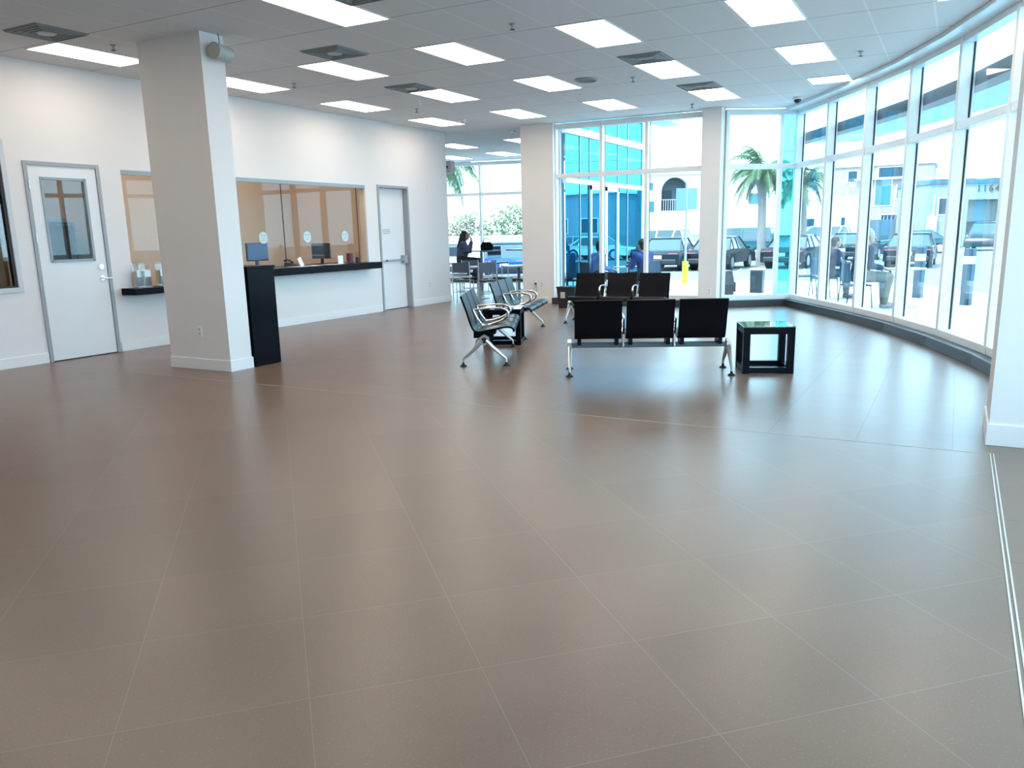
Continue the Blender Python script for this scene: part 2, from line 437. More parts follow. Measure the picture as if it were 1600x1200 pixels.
b = MB(); b.span(5.80, 5.83, WY+.0, WY+.02, .97, 2.66); b.span(-2, 5.8, WY, WY+.02, .97, .99); b.span(-2, 5.8, WY, WY+.02, 2.64, 2.66)
b.build('gasket', M_dark, e23)
MB().span(-1.99, 5.8, WY+.03, WY+.04, .98, 2.65).build('pane', glass('grey_glass', (.8, .8, .78), .06), e23)

def counter(x0, x1, z0, z1, label, name='wall_counter'):
    o = thing(name, label, 'counter', ((x0+x1)/2, WY, z0))
    MB().box((0, -.155+.06, (z1-z0)/2), (x1-x0, .39-.12+.12, z1-z0)).build('worktop', M_black, o, bevel=.003)
    k = max(1, int((x1-x0)/1.)); 
    for i in range(k):
        xx = -(x1-x0)/2+(i+.5)*(x1-x0)/k
        MB().box((xx, -.12, -.006), (.03, .10, .012)).build('bracket', M_dark, o)
    return o
counter(9.0, 12.66, .88, 1.0, 'long black shelf counter under the tan service window')
counter(7.22, 8.65, .77, .86, 'short black shelf under the small service window beside the white door')

# ------------------------------------------------------------------ things on the counters
def disc_sticker(x, label):
    o = thing('round_sticker', label, 'sticker', (x, WY+.018, 1.50), 0, 'round stickers on the service window')
    MB().cone((0, 0, 0), (0, -.004, 0), .095, n=32).build('disc', M_white, o)
    b = MB()
    ring = [(.078*math.cos(t*PI/12), -.005, .078*math.sin(t*PI/12)) for t in range(24)]
    b.tube(ring, .0035, 6, closed=True); b.span(-.065, .065, -.006, -.004, -.008, .002)
    for k in range(4): b.span(-.05+.028*k, -.034+.028*k, -.006, -.004, .015, .055)
    for k in range(3): b.span(-.04+.03*k, -.022+.03*k, -.006, -.004, -.05, -.02)
    b.build('print', mat('teal_print', (.18, .50, .55), .5), o)
disc_sticker(9.93, 'round white sticker on the glass above the computer monitor')
disc_sticker(10.97, 'round white sticker just right of the pane joint, middle of the three')
disc_sticker(11.98, 'round white sticker nearest the closed door with the panic bar')

o = thing('computer_monitor', 'black computer monitor with blue screen behind the service window', 'monitor', (10.02, WY+.28, 1.001), math.radians(-8))
MB().box((0, 0, .27), (.42, .035, .30)).build('housing', M_dark, o, bevel=.006)
MB().box((0, -.0185, .275), (.39, .002, .26)).build('screen', mat('blue_screen', (.01, .03, .08), .15, var=.5, scale=5, emit=(.01, .07, .22), estr=.22), o)
b = MB(); b.box((0, .02, .07), (.05, .03, .16)); b.box((0, 0, .006), (.2, .16, .012)); b.build('stand', M_dark, o)
o = thing('office_desk', 'dark office desk behind the long service window', 'desk', (11.0, WY+.43, 0))
MB().box((0, 0, .985), (3.1, .48, .03)).build('desktop', M_black, o)
for s in (-1, 1): MB().box((s*1.5, 0, .485), (.04, .44, .97)).build('side_panel', M_black, o)
o = thing('computer_monitor', 'tall dark screen seen edge-on behind the third sticker', 'monitor', (11.62, WY+.30, 1.001), math.radians(-70))
MB().box((0, 0, .24), (.36, .04, .28)).build('housing', M_dark, o, bevel=.006)
b = MB(); b.box((0, .02, .06), (.05, .03, .14)); b.box((0, 0, .006), (.2, .16, .012)); b.build('stand', M_dark, o)
o = thing('paper_holder', 'white paper notice in a stand behind the monitor with the vertical screen', 'notice', (11.72, WY-.06, 1.0))
MB().box((0, 0, .075), (.14, .006, .15)).build('sheet', M_paper, o); MB().box((0, 0, .004), (.14, .07, .008)).build('base', M_white, o)
o = thing('pen_cup', 'dark cup holding pens at the far end of the long counter', 'cup', (12.22, WY-.05, 1.0))
b = MB(); b.lathe([(.036, 0), (.040, .10), (.034, .10), (.032, .01)]); b.build('cup', M_dark, o, smooth=True)
for k, (dx, dy) in enumerate(((.012, 0), (-.012, .008), (0, -.014))):
    MB().cap((dx*.5, dy*.5, .015), (dx*1.8, dy*1.8, .18+.015*k), .004, n=6).build('pen', mat('maroon_plastic', (.16, .04, .07), .4), o)
tag(MB().box((12.2, WY+.12, 1.09), (.10, .08, .18)).build('small_box', MATS['maroon_plastic'], bevel=.004), 'small maroon box standing behind the pen cup', 'box')
o = thing('desk_phone', 'black desk phone with handset near the pane joint', 'telephone', (10.72, WY+.2, 1.0), .3)
MB().loft([[(-.11, -.09, 0), (.11, -.09, 0), (.11, .09, 0), (-.11, .09, 0)], [(-.10, -.08, .025), (.10, -.08, .025), (.10, .08, .07), (-.10, .08, .07)]]).build('base', M_dark, o)
MB().tube([(-.08, -.07, .06), (-.08, -.03, .10), (-.08, .04, .115), (-.08, .09, .10)], [.022, .015, .015, .022]).build('handset', M_dark, o, smooth=True)
for k, (x, y, rz, lb) in enumerate(((10.55, WY-.12, .2, 'white sheet of paper lying flat on the long counter near the podium'), (10.95, WY-.10, -.4, 'white sheet of paper lying on the long counter below the middle sticker'), (11.42, WY-.1, .1, 'white sheet of paper on the long counter left of the notice stand'))):
    tag(MB().box((x, y, 1.002), (.21, .29, .002), rz).build('paper_sheet', M_paper), lb, 'paper', 'loose papers on the long counter')
o = thing('leaning_card', 'white card leaning upright on the long counter before the phone', 'card', (10.72, WY-.06, 1.0))
b = MB(); b.beam((0, 0, 0), (-.05, .03, .15), .09, .006, up=(0, 1, 0)); b.build('card', M_paper, o)
def acrylic(x, label):
    o = thing('brochure_holder', label, 'holder', (x, WY-.08, .86), 0, 'clear brochure holders on the short shelf')
    g = G_acr
    b = MB(); b.span(-.11, .11, .05, .055, 0, .34); b.span(-.11, .11, -.055, -.05, 0, .24); b.span(-.11, -.105, -.05, .05, 0, .3); b.span(.105, .11, -.05, .05, 0, .3); b.span(-.11, .11, -.055, .055, 0, .008)
    b.build('case', g, o)
    MB().span(-.09, .09, -.02, .02, .02, .22).build('leaflets', mat('grey_leaflets', (.5, .5, .5), .5, var=.6, scale=30), o)
G_acr = glass('clear_acrylic', (.9, .92, .93), .12)
acrylic(7.5, 'clear acrylic brochure holder at the left end of the short shelf')
acrylic(7.88, 'clear acrylic brochure holder on the short shelf beside the pillar')

# podium beside the left pillar
o = thing('podium_counter', 'tall black podium counter standing against the left pillar', 'podium', (7.03, 7.70, 0))
MB().box((0, 0, .575), (.42, .92, 1.15)).build('cabinet', M_black, o, bevel=.003)
MB().box((0, -.0, 1.165), (.44, .94, .03)).build('top', M_black, o, bevel=.003)
o = thing('card_terminal', 'small grey payment terminal on top of the black podium', 'card terminal', (7.08, 7.75, 1.18), .4)
MB().loft([[(-.05, -.09, 0), (.05, -.09, 0), (.05, .09, 0), (-.05, .09, 0)], [(-.045, -.085, .025), (.045, -.085, .025), (.045, .085, .06), (-.045, .085, .06)]]).build('body', mat('grey_plastic', (.14, .15, .17), .4), o, bevel=.004)
MB().box((0, .045, .056), (.07, .06, .004), M=Matrix.Rotation(.0, 4, 'X')).build('screen', M_dark, o)
tag(MB().box((6.86, 7.68, 1.18+.085), (.12, .16, .17), .1).build('tissue_box', M_paper, bevel=.006), 'white box standing on the black podium beside the pillar', 'box')

# ------------------------------------------------------------------ wall fittings
def outlet(loc, nrm, label, kind=0):
    o = thing('wall_outlet', label, 'outlet', loc, math.atan2(nrm[1], nrm[0]))
    MB().box((.003, 0, 0), (.006, .075, .118)).build('cover_plate', M_white, o, bevel=.002)
    for z in (-.025, .025): MB().box((.0065, 0, z), (.002, .034, .028)).build('socket', mat('warm_grey_plastic', (.55, .53, .50), .4), o)
    return o
outlet((6.46, 7.71, .45), (-1, 0), 'white power outlet low on the left pillar')
outlet((14.68, WY, .42), (0, -1), 'white power outlet on the wall right of the panic bar door')
o = outlet((15.45, 7.88, .40), (-1, 0), 'power outlet with a plugged-in cable on the middle pillar')
b = MB().box((.03, 0, .025), (.045, .035, .035)).build('plug', M_dark, o)
MB().tube([(.03, .0, .0), (.02, .02, -.15), (.02, .02, -.26), (.02, -.1, -.265), (.02, -.40, -.26)], .006, 6).build('cable', M_grey, o)
outlet((15.45, 7.74, .40), (-1, 0), 'blank white wall plate right of the cabled outlet on the middle pillar')
outlet((15.35, 4.12, .32), (-1, 0), 'white power outlet low on the slim right pillar')
o = thing('spot_lamp', 'grey cylindrical speaker lamp mounted high on the left pillar', 'speaker', (6.66, 7.25, 3.46))
b = MB(); b.tube([(0, 0, .0), (0, -.06, .02), (.02, -.08, .0)], .012, 8); b.cone((0, 0, 0), (0, -.012, 0), .04); b.build('bracket', M_grey, o, smooth=True)
b = MB(); b.cone((-.14, -.13, -.0), (.09, -.10, -.01), .085, .08, 24); b.build('housing', mat('sage_grey_metal', (.42, .46, .45), .4), o, smooth=True)
b = MB(); b.cone((-.146, -.131, 0), (-.136, -.129, 0), .07, .07, 24); b.build('lens', mat('beige_lens', (.5, .46, .40), .4), o)
MB().tube([(-.03, -.1, .08), (-.02, -.09, .14), (-.0, -.06, .2)], .004, 6).build('wire', M_dark, o)
o = thing('wall_speaker', 'grey box speaker hung high on the wall end of the cafe', 'speaker', (15.62, WY+.02, 2.95))
MB().box((.05, 0, 0), (.18, .16, .26)).build('cabinet', M_grey, o, bevel=.01); MB().box((-.06, 0, 0), (.1, .03, .05)).build('bracket', M_dark, o)

# ------------------------------------------------------------------ ceiling fittings
def ceiling_light(x, y, label, lx=1.18, group=None, warm=True):
    o = thing('ceiling_light', label, 'ceiling light', (x, y, H), 0, group)
    ly = .56
    b = MB(); w = .018
    for sx in (-1, 1): b.box((sx*(lx/2+w/2), 0, -.004), (w, ly+2*w, .008))
    for sy in (-1, 1): b.box((0, sy*(ly/2+w/2), -.004), (lx, w, .008))
    b.build('trim_frame', M_white, o)
    MB().box((0, 0, -.003), (lx, ly, .004)).build('diffuser', M_lamp, o)
    return o
cols = {9.22: 'nearest the left wall', 7.40: 'second column from the left wall', 5.57: 'in the middle column', 3.73: 'fourth column from the left wall', 1.90: 'in the column nearest the right glass'}
rows = {6.57: 'first visible row', 8.98: 'second row', 11.43: 'third row', 13.90: 'farthest row before the pillars'}
have = [(6.57, 9.22), (6.57, 5.57), (8.98, 9.22), (8.98, 7.40), (8.98, 5.57), (8.98, 3.73), (8.98, 1.90), (11.43, 9.22), (11.43, 7.40), (11.43, 5.57), (11.43, 3.73), (11.43, 1.90), (13.90, 9.22), (13.90, 7.40), (13.90, 5.57), (13.90, 3.73)]
for x, y in have: ceiling_light(x, y, 'lit ceiling panel %s, %s' % (cols[y], rows[x]), group='lit ceiling panels of the hall')
ceiling_light(13.57, 1.90, 'short lit ceiling panel nearest the corner of the glass walls', .56, 'lit ceiling panels of the hall')
ceiling_light(8.98, .08, 'lit ceiling panel cut by the top edge at upper right', group='lit ceiling panels of the hall')
for (x, y), l in zip([(17.95, 11.33), (20.55, 13.1), (20.5, 11.4), (18.0, 9.42)], ['nearest the wall end', 'farthest and left', 'farthest, in front of the cafe window', 'nearest the middle pillar']):
    ceiling_light(x, y, 'lit ceiling panel over the cafe, ' + l, group='lit ceiling panels of the cafe')
for x in (1.67, 4.11):  # unseen panels carrying the grid on, added to light the near hall
    for y in ((.08,) if x < 2 else (.08, 1.9, 3.73, 5.57, 7.4, 9.22)):
        ceiling_light(x, y, 'lit ceiling panel behind the viewer, outside the picture', group='ceiling panels behind the viewer')
for x in (8.6, 11.2): ceiling_light(x, 11.3, 'added unseen ceiling panel brightening the room behind the service windows', group='added office ceiling panels')  # unseen panels added to brighten the tan office wall
ceiling_light(5.0, 10.95, 'added unseen ceiling panel brightening the small room behind the half-glazed door', group='added office ceiling panels')  # unseen panel added to light the store room wall
o = thing('storage_cabinet', 'dark cabinet behind the half-glazed white door', 'cabinet', (6.62, 10.75, 0))
MB().box((0, 0, .88), (.62, .5, 1.76)).build('cabinet_body', M_dark, o, bevel=.004)
MB().box((0, -.26, .88), (.58, .012, 1.66)).build('door', M_black, o)
MB().box((0, -.1, 1.79), (.5, .3, .05)).build('tray', M_grey, o)
def vent(x, y, label, rnd=True):
    o = thing('ceiling_vent', label, 'air vent', (x, y, H), 0, 'square ceiling vents')
    MB().box((0, 0, -.004), (.58, .58, .008)).build('plate', M_vent, o)
    b = MB()
    for k in range(4):
        s = .27-.055*k
        for sx, sy, dx, dy in ((-s, 0, .012, 2*s), (s, 0, .012, 2*s), (0, -s, 2*s, .012), (0, s, 2*s, .012)): b.box((sx, sy, -.014), (dx, dy, .012))
    b.build('louvre', M_vent, o)
    if rnd: MB().cone((0, 0, -.022), (0, 0, -.01), .085, .10, 24).build('core', mat('pale_vent_core', (.45, .48, .48), .5), o)
vent(5.65, 8.60, 'square grey ceiling vent at upper left, nearest the left wall')
vent(8.05, 6.77, 'square grey ceiling vent above and right of the left pillar')
vent(10.52, 7.42, 'square grey ceiling vent behind the hanging wire')
vent(10.50, 3.72, 'square ceiling vent touching a lit panel, centre right', False)
vent(12.97, 3.72, 'square ceiling vent touching the lit panel above the slim right pillar', False)
vent(6.28, 5.00, 'square grey ceiling vent cut by the top edge of the picture')
sp0 = None
for x, y, l in ((6.38, 8.54, 'beside the left pillar top'), (9.25, 8.56, 'above the tan service window'), (8.03, 4.33, 'at the top centre'), (11.68, 4.33, 'above the middle pillar, right of the round diffuser'), (14.73, 4.35, 'just before the slim right pillar'), (12.26, 8.55, 'right of the hanging wire'), (11.67, 1.28, 'close to the right glass wall')):
    lb = 'small dark ceiling sprinkler head ' + l
    if sp0 is None:
        sp0 = thing('ceiling_sprinkler', lb, 'sprinkler', (x, y, H), 0, 'ceiling sprinkler heads')
        MB().lathe([(.035, -.004), (.030, -.012), (.012, -.02), (.010, -.05), (.014, -.055)]).build('body', M_grey, sp0, smooth=True)
        MB().cone((0, 0, -.065), (0, 0, -.06), .028, n=12).build('deflector', M_dark, sp0)
    else: dup(sp0, (x, y, H), 0, lb)
o = thing('ceiling_speaker', 'round grey ceiling speaker grille in the middle of the ceiling', 'ceiling speaker', (11.43, 4.95, H))
MB().lathe([(.17, -.001), (.165, -.02), (.14, -.028), (.13, -.012), (.01, -.010)], n=40).build('rim', mat('mid_grey_metal', (.30, .33, .34), .45), o, smooth=True)
b = MB(); b.box((0, 0, -.02), (.26, .008, .01)); b.box((0, 0, -.02), (.008, .26, .01)); b.build('cross_bar', M_vent, o)
o = thing('ceiling_camera', 'black dome camera under the ceiling near the glass corner', 'camera', (15.05, 2.61, H))
MB().lathe([(.075, 0), (.078, -.03), (.06, -.04)]).build('collar', M_white, o, smooth=True)
MB().ball((0, 0, -.045), .06, 20).build('dome', M_dark, o, smooth=True)
for x, y, l in ((13.92, 8.65, 'white smoke detector on the ceiling near the wall end'), (16.12, 8.74, 'white smoke detector on the ceiling left of the middle pillar')):
    o = thing('smoke_detector', l, 'smoke detector', (x, y, H))
    MB().lathe([(.075, 0), (.075, -.02), (.055, -.05), (.01, -.055)]).build('housing', M_white, o, smooth=True); MB().cone((0, 0, -.062), (0, 0, -.05), .03).build('sensor', M_grey, o)
o = thing('hanging_wire', 'short pale wire hanging down from the ceiling before a lit panel', 'wire', (10.63, 7.34, H))
MB().tube([(0, 0, -.01), (.01, 0, -.08), (-.008, .005, -.15), (.004, 0, -.26)], .006, 6).build('wire', M_white, o); MB().cone((0, 0, -.015), (0, 0, 0), .02).build('rosette', M_dark, o)

# ------------------------------------------------------------------ waiting benches
def smooth_pts(P, n=6):
    P = [Vector(p) for p in P]; out = []
    for i in range(len(P)-1):
        a = P[max(i-1, 0)]; b = P[i]; c = P[i+1]; d = P[min(i+2, len(P)-1)]
        for k in range(n):
            t = k/n; out.append(.5*((2*b)+(c-a)*t+(2*a-5*b+4*c-d)*t*t+(3*b-a-3*c+d)*t**3))
    out.append(P[-1]); return out
SH = smooth_pts([(.34, .385), (.325, .425), (.25, .44), (.08, .412), (-.06, .385), (-.125, .41), (-.165, .50), (-.20, .62), (-.262, .80)], 5)
def make_bench(L, label, loc, rz, n=3):
    """local x along the beam, local -y is the direction it faces"""
    o = thing('waiting_bench', label, 'bench', loc, rz, 'three-seat waiting benches')
    MB().box((0, 0, .30), (L, .075, .05)).build('beam', M_beam, o, bevel=.008)
    p = (L-.04)/n; w = p-.045
    for i in range(n):
        cx = -L/2+.02+(i+.5)*p
        b = MB(); loops = []
        K = len(SH)
        for side in (0, 1):
            pass
        up = []; lo = []
        for k, q in enumerate(SH):
            t = (SH[min(k+1, K-1)]-SH[max(k-1, 0)]).normalized(); nn = Vector((-t.y, t.x))
            up.append(q+nn*-.011); lo.append(q+nn*.011)
        for a in (up, lo): pass
        ring = up+lo[::-1]
        xs = [-w/2, -w/2+.012, w/2-.012, w/2]
        loops = []
        for j, xx in enumerate(xs):
            loops.append([(cx+xx, -q.x, q.y) for q in ring])
        b.loft(loops); b.build('seat', M_shell, o, smooth=True)
        for s in (-1, 1):
            bb = MB(); x = cx+s*(w/2-.05)
            bb.prism([(0, 0)]*0 or [(x-.02, -.10), (x+.02, -.10), (x+.02, .13), (x-.02, .13)], .315, .385)
            bb.build('seat_bracket', M_black, o)
    for i in range(1, n):
        x = -L/2+.02+i*p
        b = MB()
        pts = smooth_pts([(x, .17, .60), (x, .02, .615), (x, -.14, .615), (x, -.235, .585), (x, -.245, .53), (x, -.17, .47), (x, -.04, .425)], 5)
        b.tube(pts, [.011]*10+[.015]*(len(pts)-10), 10)
        b.tube([(x, .17, .60), (x, .125, .50), (x, .06, .415), (x, -.04, .425)], .011, 8)
        b.build('armrest', M_chrome, o, smooth=True)
        MB().box((x, .0, .352), (.022, .16, .13)).build('arm_post', M_alu2, o, bevel=.004)
    for s in (-1, 1):
        x = s*(L/2+.012)
        hexo = [(x, .062*math.cos(PI/6+k*PI/3), .30+.062*math.sin(PI/6+k*PI/3)) for k in range(6)]
        b = MB(); b.cone((x-.022, 0, .30), (x+.022, 0, .30), .066, n=6)
        for t in (-1, 1):
            b.tube([(x, t*.02, .30), (x, t*.10, .215), (x, t*.20, .125), (x, t*.245, .088), (x, t*.25, .03)], [.030, .024, .018, .014, .010], 8)
        b.build('leg_frame', M_alu2, o, smooth=True)
        MB().cone((x-.024, 0, .30), (x+.024, 0, .30), .036, n=6).build('hub_cap', M_rub, o)
        for t in (-1, 1):
            MB().lathe([(.040, 0), (.038, .010), (.016, .022), (.012, .045)], (x, t*.25, 0), 18).build('foot', M_rub, o, smooth=True)
    return o
M_beam = mat('grey_painted_beam', (.09, .12, .135), .4)
M_alu2 = mat('satin_cast_aluminium', (.60, .61, .62), .32, metal=.75)
def bench(p, q, label, face):
    """p,q ends of the beam; face = unit direction faced"""
    c = ((p[0]+q[0])/2, (p[1]+q[1])/2, 0); d = Vector((q[0]-p[0], q[1]-p[1])); 
    rz = math.atan2(d.y, d.x)
    f = Vector((math.sin(rz), -math.cos(rz)))
    if f.dot(Vector(face)) < 0: rz += PI
    return make_bench(d.length-.02, label, c, rz)
bench((7.88, 4.70), (9.27, 5.37), 'black three-seat waiting bench seen from its end, nearest the counter', (.4, -.9))
bench((10.05, 5.60), (11.55, 6.06), 'black three-seat waiting bench behind the small dark table, far left', (.3, -.9))
bench((7.83, 3.60), (8.52, 2.07), 'black three-seat waiting bench with its back to the viewer, nearest', (.9, .4))
bench((12.42, 5.70), (12.66, 4.02), 'black three-seat waiting bench facing the viewer, under the back window', (-1, 0))

def side_table(c, rz, label, s=.50, h=.485):
    o = thing('side_table', label, 'table', (*c, 0), rz)
    for sx in (-1, 1):
        for sy in (-1, 1): MB().box((sx*(s/2-.035), sy*(s/2-.035), h/2), (.07, .07, h)).build('leg', M_black, o, bevel=.003)
    b = MB()
    for k in (-1, 1): b.box((0, k*(s/2-.03), h-.04), (s-.14, .05, .06)); b.box((k*(s/2-.03), 0, h-.04), (.05, s-.14, .06))
    b.build('top_rail', M_black, o)
    b = MB()
    for k in (-1, 1): b.box((0, k*(s/2-.03), .035), (s-.14, .05, .06)); b.box((k*(s/2-.03), 0, .035), (.05, s-.14, .06))
    b.build('bottom_rail', M_black, o)
    MB().box((0, 0, h+.004), (s, s, .010)).build('glass_top', G_top, o, bevel=.002)
    return o
rzt = math.atan2(-.93, .37)
side_table((8.42+.165*.5+.26*.93+.02, 1.91-.25*.93+.25*.36-.03), rzt, 'black square side table with glass top right of the nearest bench', .52)
side_table((9.70, 5.46), math.radians(22), 'black square side table between the two left benches', .52)
tag(MB().box((9.82, 5.38, .497), (.14, .20, .006), .5).build('leaflet', M_paper), 'small white leaflet on the dark table between the left benches', 'paper')
o = thing('waste_bin', 'dark waste bin with a pale label beside the middle pillar', 'bin', (14.75, 6.78, 0))
MB().loft([[(-.14, -.17, 0), (.14, -.17, 0), (.14, .17, 0), (-.14, .17, 0)], [(-.17, -.2, .40), (.17, -.2, .40), (.17, .2, .40), (-.17, .2, .40)]]).build('body', M_dark, o)
MB().box((0, 0, .41), (.36, .42, .03)).build('rim', M_dark, o); MB().box((-.165, .07, .26), (.004, .10, .12)).build('label_plate', mat('pale_label', (.55, .58, .45), .6), o)

# ------------------------------------------------------------------ cafe furniture
def chair(loc, rz, label, h=.45, name='cafe_chair'):
    """faces local -y"""
    g = 'metal cafe chairs' if h < .6 else 'tall cafe chairs'
    o = thing(name, label, 'chair', (*loc, 0), rz, g); w = .40
    MB().box((0, 0, h), (w+.02, .40, .035)).build('seat', M_dark, o, bevel=.012)
    b = MB(); b.box((0, .215, h+.30), (w-.02, .012, .22))
    for k in range(3): b.box((0, .21, h+.12+.03*k), (w-.03, .008, .012))
    b.build('backrest', mat('blue_grey_metal', (.08, .11, .16), .35, metal=.4), o)
    for sx in (-1, 1):
        MB().tube([(sx*w/2, .17, 0), (sx*w/2, .19, h), (sx*w/2, .22, h+.42)], .012, 8).build('leg', M_alu2, o)
        MB().tube([(sx*w/2, -.18, 0), (sx*w/2, -.17, h-.01)], .012, 8).build('leg', M_alu2, o)
    b = MB(); zz = .2 if h < .6 else .3
    for sy in (-.178, .176): b.tube([(-w/2, sy, zz), (w/2, sy, zz)], .008, 6)
    for sx in (-1, 1): b.tube([(sx*w/2, -.178, zz+.04), (sx*w/2, .178, zz+.04)], .008, 6)
    b.build('stretcher', M_alu2, o)
    return o
def ctable(loc, label, r=.36, h=.75, square=False):
    o = thing('cafe_table', label, 'table', (*loc, 0))
    if square: MB().box((0, 0, h-.015), (r*2, r*2, .03)).build('tabletop', M_tt2, o, bevel=.004)
    else: MB().lathe([(r-.01, h-.03), (r, h-.02), (r, h-.005), (r-.006, h)], n=36).build('tabletop', M_tt, o, smooth=True)
    MB().cone((0, 0, .02), (0, 0, h-.03), .035, n=14).build('pedestal', M_grey, o, smooth=True)
    MB().lathe([(.24, 0), (.24, .012), (.05, .03)], n=24).build('base', M_grey, o, smooth=True)
M_tt = mat('pale_laminate', (.55, .60, .63), .2); M_tt2 = mat('dark_laminate', (.05, .07, .09), .2)
ctable((16.27, 9.80), 'low round cafe table nearest the wall end', .42)
ctable((16.72, 8.98), 'low round cafe table left of the middle pillar', .42)
ctable((17.62, 10.52), 'tall cafe table with a black bag on it, beside the seated woman', .36, 1.08, True)
ctable((18.25, 9.60), 'tall dark cafe table half hidden by the middle pillar', .36, 1.09, True)
chair((15.74, 9.90), 1.9, 'metal cafe chair with its back to the viewer, leftmost in the cafe')
chair((15.78, 9.30), 2.2, 'metal cafe chair in front of the low round tables, second from the left')
chair((16.95, 9.55), .2, 'metal cafe chair between the two low round tables')
chair((16.35, 8.55), 2.6, 'metal cafe chair closest to the middle pillar')
chair((17.2, 8.75), -1.2, 'metal cafe chair behind the right low round table')
chair((16.75, 10.3), -.9, 'metal cafe chair behind the left low round table')
chair((18.15, 10.35), -.6, 'tall metal chair behind the tall table, right of the black bag', .75, 'bar_chair')
chair((17.65, 11.2), -.1, 'tall metal chair on which the woman sits', .75, 'bar_chair')
o = thing('handbag', 'black handbag standing on the tall cafe table', 'bag', (17.72, 10.42, 1.08), 2.2)
MB().loft([[(-.15, -.06, 0), (.15, -.06, 0), (.15, .06, 0), (-.15, .06, 0)], [(-.16, -.07, .12), (.16, -.07, .12), (.16, .07, .12), (-.16, .07, .12)], [(-.10, -.02, .20), (.10, -.02, .20), (.10, .02, .20), (-.10, .02, .20)]]).build('bag_body', M_black, o, bevel=.01)
MB().tube([(-.09, 0, .19), (-.07, 0, .26), (0, 0, .29), (.07, 0, .26), (.09, 0, .19)], .009, 8).build('handle', M_black, o)

